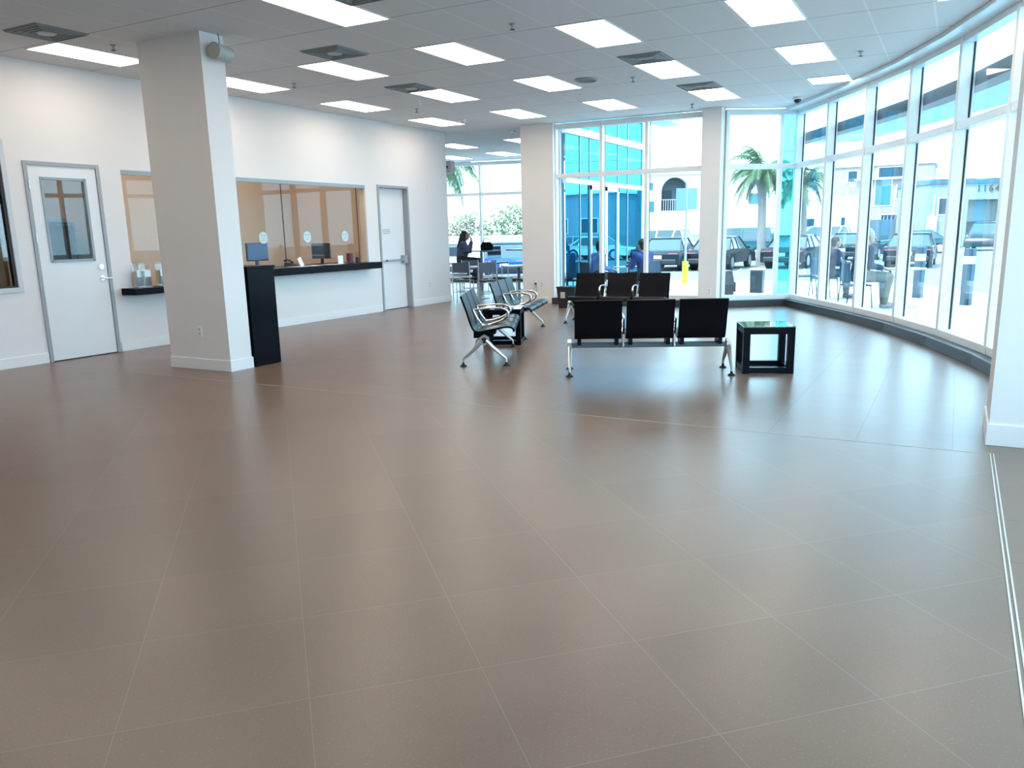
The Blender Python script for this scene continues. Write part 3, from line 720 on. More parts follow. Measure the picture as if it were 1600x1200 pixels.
# ------------------------------------------------------------------ people
def person(label, loc, rz, h, shirt, trousers, hair, arms='lap', S=1., long_hair=False, female=False, feet=None, shoe=None, lean=.06, head_turn=0, low=.0):
    """seated figure facing local +x; h = seat height"""
    o = thing('person', label, 'person', loc, rz)
    hz = h+.09*S; sw = (.165 if female else .195)*S
    def V(x, y, z): return Vector((x*S, y*S, z))
    L = lean
    pel = V(0, 0, hz); ch = V(L*.6, 0, h+.36*S); nk = V(L+.01, 0, h+.55*S); hd = V(L+.05, 0, h+.69*S)
    fx = .46 if feet is None else feet
    B = MB()
    # torso, neck and head
    B.cap(pel+Vector((0, -.08*S, 0)), pel+Vector((0, .08*S, 0)), .105*S); B.cap(pel, ch, .12*S, .125*S)
    sh = {}
    for s in (-1, 1):
        sh[s] = Vector((L*S, s*sw, h+.49*S)); B.cap(ch, sh[s], .105*S, .065*S)
    B.cap(Vector((L*S, 0, h+.48*S)), hd, .052*S, .052*S)
    B.ball(hd+Vector((0, 0, .02*S)), (.095*S, .076*S, .112*S), 16); B.ball(hd+Vector((.03*S, 0, -.05*S)), (.062*S, .055*S, .06*S), 12)
    B.cap(hd+Vector((.092*S, 0, .01*S)), hd+Vector((.108*S, 0, -.02*S)), .010*S, .015*S, 8)
    B.ball(hd+Vector((.085*S, 0, -.058*S)), (.012*S, .024*S, .009*S), 8)
    for s in (-1, 1): B.ball(hd+Vector((-.005*S, s*.078*S, -.0*S)), (.018*S, .010*S, .030*S), 8)
    # legs
    hip, knee, ank = {}, {}, {}
    for s in (-1, 1):
        hip[s] = V(.02, s*.09, h+.07*S); kx = .44 if s > 0 else .42
        knee[s] = V(kx, s*.13, max(h-low, .3)+.055*S); ank[s] = V(fx + (.04 if s > 0 else -.08), s*.13, .08 if h < .6 else .34)
        B.cap(hip[s], knee[s], .080*S, .055*S); B.cap(knee[s], ank[s], .050*S, .034*S)
        B.cap(ank[s], ank[s]+Vector((.12*S, 0, -.04)), .032*S, .028*S)
    # arms with hands
    el, wr = {}, {}
    for s in (-1, 1):
        if arms == 'mouth':
            el[s] = V(.20, s*.20, h+.30*S); wr[s] = V(.27, s*.05, h+.55*S); hdv = Vector((-.02, -s*.2, .35))
        elif arms == 'table':
            el[s] = V(.14, s*.23, h+.26*S); wr[s] = V(.36, s*.10, h+.29*S); hdv = Vector((1, -s*.3, -.05))
        elif arms == 'phone' and s > 0:
            el[s] = V(.16, s*.22, h+.28*S); wr[s] = V(.15, s*.12, h+.58*S); hdv = Vector((-.2, -.1, .9))
        else:
            el[s] = V(.05, s*.26, h+.25*S); wr[s] = V(.30, s*.17, h+.20*S); hdv = Vector((1, -s*.15, -.25))
        B.cap(sh[s], el[s], .050*S, .040*S); B.cap(el[s], wr[s], .038*S, .026*S)
        hdv = hdv.normalized(); side = hdv.cross(Vector((0, 0, 1)) if abs(hdv.z) < .8 else Vector((1, 0, 0))).normalized(); dn = hdv.cross(side)
        pm = wr[s]+hdv*.085*S
        B.cap(wr[s], pm, .025*S, .030*S, 8); B.cap(wr[s]+hdv*.03+side*.018*S, pm+side*.026*S, .016*S, .014*S, 8); B.cap(wr[s]+hdv*.03-side*.018*S, pm-side*.026*S, .016*S, .014*S, 8)
        for k, ln in enumerate((.070, .082, .076, .060)):
            a = pm+side*(k-1.5)*.020*S; m_ = a+hdv*ln*.55*S+dn*.008; e_ = m_+hdv*ln*.4*S+dn*.028*S
            B.cap(a, m_, .0095*S, .009*S, 6); B.cap(m_, e_, .009*S, .008*S, 6)
        a = wr[s]+hdv*.03*S-side*.025*S; m_ = a-side*.03*S+hdv*.025*S; B.cap(a, m_, .013*S, .011*S, 6); B.cap(m_, m_+hdv*.035*S, .011*S, .009*S, 6)
    B.build('body', M_skin, o, remesh=.0085)
    # clothes
    C = MB(); e = .016*S
    C.cap(pel+Vector((0, 0, -.01)), ch, .13*S+e, .132*S+e)
    for s in (-1, 1):
        C.cap(ch, sh[s], .112*S+e, .066*S+e); C.cap(sh[s], el[s], .054*S+e, .044*S+e)
        C.cap(el[s], el[s].lerp(wr[s], .82 if not female else .9), .042*S+e, .030*S+e)
    C.cap(Vector((L*S, -.05*S, h+.49*S)), Vector((L*S, .05*S, h+.49*S)), .06*S+e)
    C.build('shirt', shirt, o, remesh=.012)
    T = MB()
    T.cap(pel+Vector((0, -.08*S, -.01)), pel+Vector((0, .08*S, -.01)), .118*S+e)
    for s in (-1, 1):
        T.cap(hip[s], knee[s], .088*S+e, .062*S+e); T.cap(knee[s], knee[s].lerp(ank[s], .93), .058*S+e, .045*S+e)
    T.build('trousers', trousers, o, remesh=.012)
    for s in (-1, 1):
        q = MB(); a = ank[s]+Vector((-.03, 0, -.035)); q.cap(a, a+Vector((.11*S, 0, -.008)), .040*S, .040*S); q.ball(a+Vector((.18*S, 0, -.012)), (.07*S, .042*S, .032*S), 10)
        q.build('shoe', shoe or M_dark, o, remesh=.010)
    Hh = MB()
    Hh.ball(hd+Vector((-.022*S, 0, .045*S)), (.098*S, .086*S, .105*S), 16)
    Hh.ball(hd+Vector((-.05*S, 0, -.01*S)), (.06*S, .08*S, .09*S), 12)
    if long_hair:
        Hh.cap(hd+Vector((-.06*S, 0, 0)), hd+Vector((-.14*S, 0, -.28*S)), .085*S, .09*S)
        Hh.cap(hd+Vector((-.14*S, 0, -.28*S)), hd+Vector((-.15*S, 0, -.42*S)), .09*S, .05*S)
        for s in (-1, 1): Hh.cap(hd+Vector((-.02*S, s*.06*S, .02)), hd+Vector((-.05*S, s*.09*S, -.25*S)), .04*S, .045*S)
    Hh.build('hair', hair, o, remesh=.010)
    for s in (-1, 1): MB().ball(hd+Vector((.083*S, s*.032*S, .018*S)), .011*S, 8).build('eye', M_dark, o)
    return o
J_blue = mat('blue_shirt_fabric', (.008, .04, .17), .8, var=.1, scale=20)
J_navy = mat('navy_shirt_fabric', (.009, .016, .05), .8, var=.1, scale=20)
J_grey = mat('slate_blue_top', (.06, .085, .15), .8, var=.2, scale=20)
J_char = mat('charcoal_clothes', (.022, .025, .04), .8, var=.1, scale=20)
J_khaki = mat('khaki_fabric', (.15, .14, .115), .85, var=.1, scale=20)
J_pale = mat('light_blue_shirt', (.06, .16, .38), .8, var=.1, scale=20)
person('woman with long black hair on a tall cafe chair, hands at her mouth', (17.42, 10.98, 0), math.radians(-64), .77, J_grey, J_char, M_hairb, 'mouth', .96, True, True, feet=.38)
person('person in a light blue shirt seated outside, behind the left back-window mullion', (16.6, 6.98, 0), math.radians(-40), .46, J_pale, J_char, M_hairb, 'phone', 1.)
person('person in a dark blue shirt with black hair seated outside behind the benches', (16.95, 5.98, 0), math.radians(60), .44, J_blue, J_char, M_hairb, 'table', 1.05)
person('person in dark clothes seated outside, leaning forward at the table', (18.25, 2.40, 0), math.radians(-60), .46, J_navy, J_char, M_hairn, 'table', 1., lean=.12)
person('white-haired man in navy shirt and khaki trousers seated outside, hand on knee', (16.15, 1.55, -.0), math.radians(-62), .50, J_navy, J_khaki, M_hairg, 'lap', 1.14, feet=.44, shoe=mat('grey_shoe', (.2, .2, .2), .6))

# outdoor seats and tables beyond the glass
def patio_chair(loc, rz, label):
    o = thing('patio_chair', label, 'chair', (*loc, -.02), rz, 'outdoor chairs')
    MB().box((0, 0, .44), (.44, .42, .03)).build('seat', J_char, o, bevel=.008)
    MB().box((0, .21, .68), (.42, .02, .34)).build('backrest', mat('dark_blue_mesh', (.03, .06, .11), .6), o, bevel=.006)
    for sx in (-1, 1):
        MB().tube([(sx*.21, .24, 0), (sx*.21, .20, .44), (sx*.21, .23, .86)], .011, 8).build('leg', M_dark, o)
        MB().tube([(sx*.21, -.24, 0), (sx*.21, -.19, .44)], .011, 8).build('leg', M_dark, o)
def patio_table(loc, label, r=.38, h=.73):
    o = thing('patio_table', label, 'table', (*loc, -.02))
    MB().lathe([(r-.01, h-.02), (r, h-.015), (r, h), (.01, h+.002)], n=32).build('tabletop', mat('pale_metal_top', (.45, .5, .53), .3), o)
    MB().cone((0, 0, .02), (0, 0, h-.02), .03).build('pedestal', M_grey, o, smooth=True); MB().lathe([(.24, 0), (.24, .015), (.04, .03)]).build('base', M_grey, o)
R = math.radians
patio_chair((16.57, 7.02), R(50), 'outdoor chair under the person in the light blue shirt')
patio_chair((16.92, 5.92), R(150), 'outdoor chair under the person in the dark blue shirt')
patio_chair((18.22, 2.44), R(30), 'outdoor chair under the person in dark clothes')
patio_chair((16.12, 1.60), R(28), 'outdoor chair under the white-haired man')
patio_chair((18.95, 2.95), R(20), 'empty dark outdoor chair left of the people beyond the right glass')
patio_table((17.25, 6.45), 'round outdoor table between the two blue-shirted people', .36, .72)
patio_table((18.62, 1.86), 'round outdoor table beyond the right glass, before the person in dark clothes', .36, .72)
patio_table((16.75, .80), 'round outdoor table beside the white-haired man', .34, .72)
o = thing('tote_bag', 'dark bag lying on the outdoor table behind the benches', 'bag', (17.30, 6.44, .704), .4)
MB().loft([[(-.16, -.09, 0), (.16, -.09, 0), (.16, .09, 0), (-.16, .09, 0)], [(-.13, -.07, .11), (.13, -.07, .11), (.13, .07, .11), (-.13, .07, .11)]]).build('bag_body', M_dark, o, bevel=.01)
MB().tube([(-.08, 0, .1), (-.05, 0, .16), (.05, 0, .16), (.08, 0, .1)], .007, 8).build('handle', M_dark, o)

# ------------------------------------------------------------------ outdoor ground, canopy and blue wing
walk_out = offset_line([(15.66, 7.4), (15.66, 4.0)]+ARC[0:1]+ARC, 0)
walk = [(24.0, 24.0), (24.0, 2.6), (23.2, .9), (21.2, -.3), (18.0, -1.6), (14.0, -3.4), (9.0, -5.2), (-6, -6.5), (-6, -1.3), (5.3, -1.3)] + [(p[0]+.04, p[1]-.06) for p in ARC[::-1][1:]] + [(16.3, 3.1), (15.75, 4.0), (15.75, 7.3), (20.65, 7.3), (22.5, 10.1), (22.5, 11.8), (21.85, 15.1), (21.85, 24)]
struct(MB().prism(walk, -.30, -.02).build('sidewalk_outside', M_conc))
struct(MB().span(-60, 140, -90, 90, -.50, -.30).build('ground_outside', M_asph))
# kerbed island and road markings
struct(MB().prism([(58, -60), (62, -60), (62, 60), (58, 60)], -.30, -.26).build('sidewalk_far_outside', M_conc))
b = MB()
for k in range(12):
    y = -14+2.7*k; b.prism([(31.5, y), (31.62, y), (37.2, y+.9), (37.05, y+.9)], -.30, -.296)
struct(b.build('parking_lines_outside', M_paper))
# eyebrow canopy over the glass
dark_fascia = mat('navy_painted_steel', (.012, .055, .11), .4, var=.1)
soffit = mat('pale_canopy_panel', (.28, .60, .68), .5, var=.05, scale=4)
o = tag(strip([(16.9, 3.05)]+ARC[1:], -.10, -.34, 3.06, 3.22).build('glass_canopy', dark_fascia), 'curved dark blue and pale canopy running outside the right glass wall', 'canopy')
c2 = strip([(16.9, 3.05)]+ARC[1:], -.34, -1.35, 3.09, 3.12).build('canopy_panel', soffit, o)
b = MB()
A_ = offset_line(ARC, -.2); B_ = offset_line(ARC, -1.35)
for i in range(len(ARC)): b.beam((*A_[i], 3.15), (*B_[i], 3.14), .05, .05)
b.build('canopy_arm', M_frame, o)

# blue reflective wing that projects from the building
e = struct(bpy.data.objects.new('window_30', None)); COL.objects.link(e)
y = 7.36
xs = [15.85, 16.58, 17.11, 18.83, 19.5, 20.55]
for a, c in zip(xs[:-1], xs[1:]):
    if a == 17.11:
        MB().span(a, c, y-.006, y+.006, 2.60, 3.5).build('pane', G_blue, e); continue
    MB().span(a, c, y-.006, y+.006, .1, 2.5).build('pane', G_blue, e); MB().span(a, c, y-.006, y+.006, 2.6, 3.5).build('pane', G_blue, e)
for a, c in zip(xs[:-1], xs[1:]): MB().span(a, c, y-.006, y+.006, 3.64, 6.5).build('pane', G_blue, e)
b = MB(); b.span(15.8, 20.58, y-.04, y+.04, 2.5, 2.6); b.span(15.8, 20.58, y-.05, y+.05, 3.5, 3.64); b.span(15.8, 20.58, y-.04, y+.04, -.02, .1)
b.span(20.55, 20.63, y-.04, y+.04, 0, 6.5)
b.build('frame', M_frame, e)
b = MB()
for x in xs[1:-1]: b.span(x-.012, x+.012, y-.02, y+.02, .1, 6.5)
b.build('mullion', M_grey, e)
e = struct(bpy.data.objects.new('door_3', None)); COL.objects.link(e)
b = MB()
for x0, x1 in ((17.11, 17.17), (17.93, 18.01), (18.01, 18.09), (18.77, 18.83)): b.span(x0, x1, y-.05, y+.03, 0, 2.5)
b.span(17.11, 18.83, y-.05, y+.03, 2.40, 2.5); b.span(17.11, 18.83, y-.05, y+.03, 0, .12)
b.build('frame', M_frame, e)
for a, c in ((17.17, 17.93), (18.09, 18.77)): MB().span(a, c, y-.006, y+.006, .12, 2.4).build('pane', G_blue, e)
MB().tube([(17.88, y-.06, .9), (17.88, y-.11, .95), (17.88, y-.11, 1.35), (17.88, y-.06, 1.4)], .012, 8).build('door_handle', M_chrome, e)
struct(MB().prism([(15.8, 7.5), (20.5, 7.5), (20.5, 9.5), (15.8, 9.5)], 3.96, 6.4).build('wall_upper_wing', M_wall))
struct(MB().span(20.64, 22.5, 6.95, 7.5, 4.27, 4.6).build('trim_8', soffit))

# ------------------------------------------------------------------ street furniture
o = thing('sign_pole', 'grey steel pole with two sign plates beyond the back window', 'sign', (22.5, 6.74, -.02))
MB().cone((0, 0, .0), (0, 0, 2.72), .035).build('pole', M_grey, o, smooth=True)
for s, w in ((1, .28), (-1, .26)):
    M = Matrix.Rotation(R(30), 4, 'Z')
    MB().box((-.02, s*.16, 2.33), (.02, w, .58), M=M).build('sign_plate', mat('blue_grey_sign_back', (.16, .28, .36), .5), o)
MB().cone((0, 0, -.0), (0, 0, .62), .085, n=20).build('post_sleeve', mat('safety_yellow', (.90, .78, .04), .5), o, smooth=True, label='yellow sleeve')
def bollard(loc, label, h=1.05, w=.165):
    o = thing('bollard', label, 'bollard', (*loc, -.02), R(-20), 'dark square bollards')
    b = MB(); b.box((0, 0, (h-.28)/2), (w, w, h-.28)); b.box((0, 0, h-.07), (w, w, .14)); b.build('post', mat('slate_blue_metal', (.02, .05, .08), .5, var=.1), o, bevel=.004)
    MB().box((0, 0, h-.21), (w-.01, w-.01, .16)).build('plate', mat('bollard_white', (.75, .78, .8), .4), o)
    b = MB(); b.box((-w/2, .03, h-.19), (.004, .05, .05)); b.box((-w/2, -.01, h-.23), (.004, .03, .05)); b.box((.0, -w/2, h-.21), (.05, .004, .06)); b.build('mark', M_grey, o)
bollard((18.95, .66), 'dark square bollard with a white plate, left one beyond the right glass')
bollard((17.45, -.22), 'dark square bollard with a white plate, right one beyond the right glass')
o = thing('litter_bin', 'dark square litter bin outside right of the slim pillar', 'bin', (19.62, 4.12, -.02))
MB().box((0, 0, .27), (.29, .29, .54)).build('body', mat('dark_teal_plastic', (.006, .02, .03), .4, var=.3), o, bevel=.02); MB().box((0, 0, .555), (.30, .30, .03)).build('lid', M_white, o, bevel=.006)
o = thing('backpack', 'black backpack standing outside beside the slim right pillar', 'bag', (18.6, 4.56, -.02), .5)
MB().loft([[(-.14, -.10, 0), (.14, -.10, 0), (.14, .10, 0), (-.14, .10, 0)], [(-.16, -.12, .25), (.16, -.12, .25), (.16, .12, .25), (-.16, .12, .25)], [(-.11, -.07, .58), (.11, -.07, .58), (.11, .07, .58), (-.11, .07, .58)]]).build('bag_body', M_dark, o, bevel=.03)
MB().box((-.02, -.135, .2), (.18, .04, .22)).build('pocket', J_char, o, bevel=.01)

# ------------------------------------------------------------------ cars
def make_car(label, loc, rz, paint, kind='sedan', S=1.):
    """nose towards local +x"""
    o = thing('car', label, 'car', loc, rz)
    L, W = (4.8, 1.84) if kind == 'sedan' else (4.9, 1.95)
    tall = kind != 'sedan'
    zb = .88 if not tall else 1.05; zr = 1.44 if not tall else 1.80
    wr = .33 if not tall else .38; ax = (-1.45, 1.42)
    def arch(cx): return [(cx+math.cos(t)*(wr+.06), .30+math.sin(t)*(wr+.06)) for t in [PI*k/8 for k in range(9)]][::-1]
    prof = [(-L/2+.05, .28)] + [(a, z) for a, z in arch(ax[0])] + [(a, z) for a, z in arch(ax[1])] + [(L/2-.08, .28), (L/2, .45), (L/2-.03, .66), (L/2-.25, zb-.14), (1.25, zb-.02), (.9, zb+.02), (-1.55, zb+.04), (-L/2+.12, zb), (-L/2, zb-.15), (-L/2+.02, .5)]
    b = MB(); cx = 0
    def ring(yy, k, kz): return [((x)*k, yy, .55+(z-.55)*kz if z > .55 else z) for x, z in prof]
    b.loft([ring(-W/2+.02, .975, .90), ring(-W/2, .99, .96), ring(-W/2+.14, 1., 1.), ring(W/2-.14, 1., 1.), ring(W/2, .99, .96), ring(W/2-.02, .975, .90)])
    b.build('body', paint, o, smooth=True)
    if kind == 'sedan': bot = (-1.75, 1.0); top = (-.95, .25)
    elif kind == 'suv': bot = (-2.2, 1.15); top = (-1.95, .45)
    z0 = zb-.02; wb, wt = W/2-.06, W/2-.24
    def rect(x0, x1, w, z): return [(x0, -w, z), (x1, -w, z), (x1, w, z), (x0, w, z)]
    MB().loft([rect(bot[0], bot[1], wb, z0), rect(top[0], top[1], wt, zr-.05)]).build('window_glass', G_car, o)
    MB().loft([rect(top[0]-.06, top[1]+.06, wt+.015, zr-.06), rect(top[0]-.02, top[1], wt-.02, zr-.015), rect(top[0]+.2, top[1]-.2, wt-.2, zr)]).build('roof', paint, o, smooth=True)
    b = MB()
    for s in (-1, 1):
        for (a, c) in ((bot[0], top[0]), (bot[1], top[1])): b.beam((a, s*wb, z0), (c, s*wt, zr-.04), .05, .07)
        m0 = (bot[0]+bot[1])/2+.05; b.beam((m0, s*(wb+.003), z0), (m0-.05, s*(wt+.003), zr-.04), .04, .08, up=(1, 0, 0))
        if tall or True: m1 = bot[0]*.62+.0; b.beam((m1, s*(wb+.003), z0), ((m1+top[0])/2+.05, s*(wt+.003), zr-.04), .04, .08, up=(1, 0, 0))
    b.build('pillars', paint, o)
    for x in ax:
        for s in (-1, 1):
            w_ = MB().cone((x, s*(W/2-.22), wr), (x, s*(W/2-.015), wr), wr, n=24).build('wheel', M_rub, o, smooth=True)
            r_ = MB(); r_.cone((x, s*(W/2-.03), wr), (x, s*(W/2-.005), wr), wr*.66, n=20)
            r_.build('rim', M_alu, w_, smooth=True)
    for s in (-1, 1):
        MB().box((-L/2+.075, s*(W/2-.27), zb-.17), (.12, .40, .13)).build('tail_light', mat('red_tail_lens', (.55, .02, .05), .2, emit=(.8, .05, .12), estr=.25), o, bevel=.02)
        MB().box((L/2-.16, s*(W/2-.27), .66), (.16, .38, .13)).build('head_light', mat('head_lamp_lens', (.75, .8, .82), .1), o, bevel=.02)
        MB().box((.85, s*(W/2+.06), zb+.06), (.12, .16, .11)).build('mirror', paint, o, bevel=.03)
    MB().box((-L/2+.02, 0, .42), (.10, W-.25, .20)).build('rear_bumper', M_dark, o, bevel=.03)
    MB().box((L/2-.05, 0, .52), (.10, W-.7, .20)).build('grille', M_dark, o, bevel=.03)
    for x in (-L/2-.012,): MB().box((x, 0, .62 if not tall else .8), (.02, .34, .14)).build('number_plate', M_white, o)
    if S != 1: o.scale = (S, S, S)
    return o
P_black = mat('black_car_paint', (.004, .008, .014), .2, spec=.4); P_dk = mat('dark_slate_car_paint', (.006, .016, .024), .2, spec=.4)
P_white = mat('white_car_paint', (.72, .76, .78), .2, coat=1.); P_teal = mat('teal_car_paint', (.015, .10, .13), .2, spec=.4)
P_blue = mat('blue_car_paint', (.01, .09, .40), .2); P_silver = mat('silver_car_paint', (.45, .5, .52), .2, metal=.4, coat=1.)
def hd(p, q): return math.atan2(q[1]-p[1], q[0]-p[0])
G0 = -.30
make_car('dark sedan seen from its rear corner behind the sign pole', (36.3, 11.55, G0), R(4), P_dk)
make_car('dark sedan seen from behind left of the palm trunk', (37.0, 9.4, G0), R(-2), P_black)
make_car('dark sedan parked right of the palm trunk, behind the corner mullions', (38.9, 6.45, G0), R(-6), P_black)
make_car('dark sedan with red tail lights behind the left bollard', (39.5, 1.75, G0), R(-1), P_black)
make_car('dark sedan behind the seated people beyond the right glass', (45.5, 4.7, G0), R(-8), P_dk)
make_car('teal sedan passing side-on behind the left bollard', (56.6, 2.5, G0), R(98), P_teal)
make_car('dark sport utility vehicle facing the viewer before the numbered building', (60.5, -1.6, -.26), R(172), P_dk, 'suv')
make_car('white sport utility vehicle parked in front of the low white building', (62.5, 8.9, G0), R(90), P_white, 'suv')
make_car('white van-like vehicle behind the dark sedan at the sign pole', (47.0, 16.1, G0), R(90), P_white, 'suv')
make_car('dark green sport utility vehicle behind the sedan left of the palm', (46.5, 11.0, G0), R(88), P_teal, 'suv')
make_car('blue car parked outside the cafe window', (28.5, 15.9, G0), R(28), P_blue)
make_car('white car parked outside the cafe window behind the blue one', (29.2, 18.9, G0), R(30), P_white)
make_car('white sedan driving in the lot seen mirrored in the blue glass', (48.0, -5.2, G0), R(95), P_white)
make_car('silver sedan parked farther right, mirrored in the blue glass', (54.0, -9.0, G0), R(100), P_silver)
make_car('white sedan parked in the right part of the lot, mirrored in the service window', (22.0, -8.5, G0), R(20), P_white)

# ------------------------------------------------------------------ buildings
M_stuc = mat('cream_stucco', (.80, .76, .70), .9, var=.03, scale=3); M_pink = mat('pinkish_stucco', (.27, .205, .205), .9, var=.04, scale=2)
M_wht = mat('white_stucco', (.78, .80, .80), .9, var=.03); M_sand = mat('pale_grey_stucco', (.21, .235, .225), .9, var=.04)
M_wdk = mat('dark_window_glass', (.008, .028, .045), .25, spec=.3); M_teal = mat('teal_window_glass', (.04, .14, .17), .25, spec=.3)
M_block = mat('grey_block_wall', (.25, .25, .245), .9, var=.2, scale=8)
M_rec_shade = mat('shaded_recess_stucco', (.16, .22, .24), .9)  # stucco colour darkened for the shade under the overhang
# arched building
o = thing('arched_building', 'cream stucco building with a tall arched recess beyond the back window', 'building', (57, 18, -.3))
rz = math.atan2(10.5, -5.4)  # facade runs from (59.8,11.4) to (55.2,19.9)
f0 = Vector((59.9, 11.2, 0)); fd = Vector((55.0, 20.3, 0))-f0; FL = fd.length; fd.normalize(); fn = Vector((fd.y, -fd.x, 0))
if fn.x > 0: fn = -fn      # towards the viewer
Mo = Matrix(((fd.x, -fn.x, 0, f0.x), (fd.y, -fn.y, 0, f0.y), (0, 0, 1, 0), (0, 0, 0, 1)))   # local x along facade, local y into building
FRM = Matrix.Translation((-57, -18, .3)) @ Mo
def part(b, name, m, par): 
    bmesh.ops.transform(b.bm, matrix=FRM, verts=b.bm.verts); return b.build(name, m, par)
LL = FL+6
# positions along the facade (from its right end): arch centre
ax_, ar, az = 7.4, .98, 4.05
b = MB()
b.span(0, ax_-ar, 0, .5, -.3, 5.2); b.span(ax_+ar, LL, 0, .5, -.3, 5.2); b.span(ax_-ar, ax_+ar, 0, .5, -.3, 2.75)
pts = [(ax_-ar, 5.2)] + [(ax_-ar*math.cos(k*PI/12), az+ar*math.sin(k*PI/12)) for k in range(13)] + [(ax_+ar, 5.2)]
for k in range(len(pts)-1):
    (x0, za), (x1, zb_) = pts[k], pts[k+1]
    if x1-x0 > .001: b.loft([[(x0, 0, za), (x1, 0, zb_), (x1, 0, 5.2), (x0, 0, 5.2)], [(x0, .5, za), (x1, .5, zb_), (x1, .5, 5.2), (x0, .5, 5.2)]])
part(b, 'facade', M_stuc, o)
part(MB().span(0, LL, 1.9, 9, -.3, 5.0), 'rear_volume', M_stuc, o)
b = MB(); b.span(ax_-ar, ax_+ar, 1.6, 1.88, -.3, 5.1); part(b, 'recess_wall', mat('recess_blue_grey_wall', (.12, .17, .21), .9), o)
b = MB(); b.span(ax_-.02, ax_+ar-.1, 1.5, 1.6, 2.8, 4.2); part(b, 'recess_window', M_wdk, o)
b = MB(); b.span(ax_-ar, ax_+ar, .1, .14, 3.5, 3.54)
for k in range(12): b.span(ax_-ar+.16*k, ax_-ar+.16*k+.03, .1, .13, 2.75, 3.5)
part(b, 'railing', M_grey, o)
b = MB(); b.span(-.3, LL, -.35, .6, 5.2, 5.32); b.span(3.0, LL, -.3, 9, 5.3, 5.42); part(b, 'roof', mat('pale_roof', (.6, .6, .58), .9), o)
for x0, x1, z0, z1 in ((8.9, 9.5, 4.1, 4.75), (8.8, 9.3, 2.6, 3.5), (5.0, 5.35, 4.1, 4.7), (5.0, 5.4, 2.6, 3.3), (1.5, 2.3, 3.0, 3.9)):
    w_ = part(MB().span(x0, x1, -.03, .02, z0, z1), 'window', M_frame, o); part(MB().span(x0+.08, x1-.08, -.05, -.02, z0+.08, z1-.08), 'pane', M_teal, o)
part(MB().span(2.2, LL, -3.2, -2.8, -.3, 1.15), 'block_wall', M_block, o)
# low white building
o = thing('low_building', 'low white building with dark windows behind the white vehicle', 'building', (68.5, 10, -.3))
MB().box((2, 0.6, 1.95), (6, 7.6, 3.75)).build('walls', M_wht, o)
MB().box((2, .6, 3.87), (6.2, 7.8, .12)).build('roof', M_wht, o)
for yy, w, z0, z1 in ((.5, 1.0, 1.75, 2.35), (-2.1, .28, 1.55, 2.4), (3.2, .8, 1.75, 2.35)):
    f_ = MB().box((-1.02, yy, (z0+z1)/2), (.06, w+.12, z1-z0+.12)).build('window', M_frame, o); MB().box((-1.06, yy, (z0+z1)/2), (.04, w, z1-z0)).build('pane', M_wdk, f_)
# pink two storey
o = thing('pink_building', 'tall pinkish two-storey building behind the right glass', 'building', (86.5, 6.9, -.3))
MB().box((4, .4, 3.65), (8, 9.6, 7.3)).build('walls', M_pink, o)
MB().box((4, .4, 7.36), (8.3, 9.9, .14)).build('roof', mat('pale_cornice', (.7, .66, .64), .9), o)
for yy, w, z0, z1, m_ in ((-1.0, 2.6, 6.2, 7.1, M_wdk), (-.2, 1.4, 3.6, 6.0, M_teal), (-2.0, 3.6, .1, 2.7, M_wdk), (2.6, .8, 5.9, 6.9, M_wdk), (2.6, .6, 3.6, 4.4, M_teal), (-1.6, .4, 4.2, 5.4, M_teal)):
    f_ = MB().box((-.02, yy, (z0+z1)/2), (.06, w+.14, z1-z0+.14)).build('window', M_frame, o); MB().box((-.06, yy, (z0+z1)/2), (.04, w, z1-z0)).build('pane', m_, f_)
MB().box((-.2, .3, 6.05), (.4, 4.2, .10)).build('ledge', M_wht, o)
# fence
o = thing('spiked_fence', 'dark spiked metal fence between the pink and the numbered building', 'fence', (76, 5.0, -.3))
b = MB(); b.box((0, 0, 1.1), (.06, 5.2, 2.2)); b.build('panel', mat('dark_fence_blue', (.05, .11, .16), .6), o)
for k in range(18): MB().cone((0, -2.5+.29*k, 2.2), (0, -2.5+.29*k, 2.62), .03, .004, 6).build('spike', M_grey, o)
# numbered building
o = thing('numbered_building', 'pale single-storey building with the number 11643 under a dark roof edge', 'building', (70.6, -.6, -.26))
fx0 = Vector((69.4, 2.15)); fx1 = Vector((72.6, -4.8)); d_ = (fx1-fx0).normalized(); rzb = math.atan2(d_.y, d_.x); o.location = (69.4, 2.15, -.26); o.rotation_euler = (0, 0, rzb)
# local x along the facade to the right, local +y into the building
b = MB(); b.span(0, 2.85, 0, 6, 0, 4.75); b.span(5.3, 9, 0, 6, 0, 4.75); b.span(2.85, 5.3, 0, 6, 3.45, 4.75); b.span(2.85, 5.3, 1.2, 6, 0, 3.45)
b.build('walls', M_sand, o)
MB().span(-.1, 9.1, -.12, 6, 4.62, 4.98).build('roof_edge', mat('teal_blue_fascia', (.02, .085, .13), .5), o)
MB().span(2.85, 5.3, .9, 1.2, 1.85, 3.45).build('lintel', M_rec_shade, o)
MB().span(2.87, 5.28, 1.15, 1.22, 0, 1.85).build('garage_door', M_wdk, o)
f_ = MB().span(.65, 1.95, -.04, .02, 2.35, 3.65).build('window', M_frame, o); MB().span(.72, 1.88, -.06, -.03, 2.42, 3.58).build('pane', M_wdk, f_)
b = MB(); b.span(-.05, .55, -.3, 0, .6, 2.3); b.cone((.3, -.15, 2.3), (.3, -.15, 3.8), .05); b.build('meter_box', M_wht, o)
cu = bpy.data.curves.new('house_number', 'FONT'); cu.body = '11643'; cu.size = .70; cu.extrude = .03; cu.space_character = 1.25
tmp = bpy.data.objects.new('tmp', cu); COL.objects.link(tmp)
dg = bpy.context.evaluated_depsgraph_get(); me = bpy.data.meshes.new_from_object(tmp.evaluated_get(dg)); bpy.data.objects.remove(tmp)
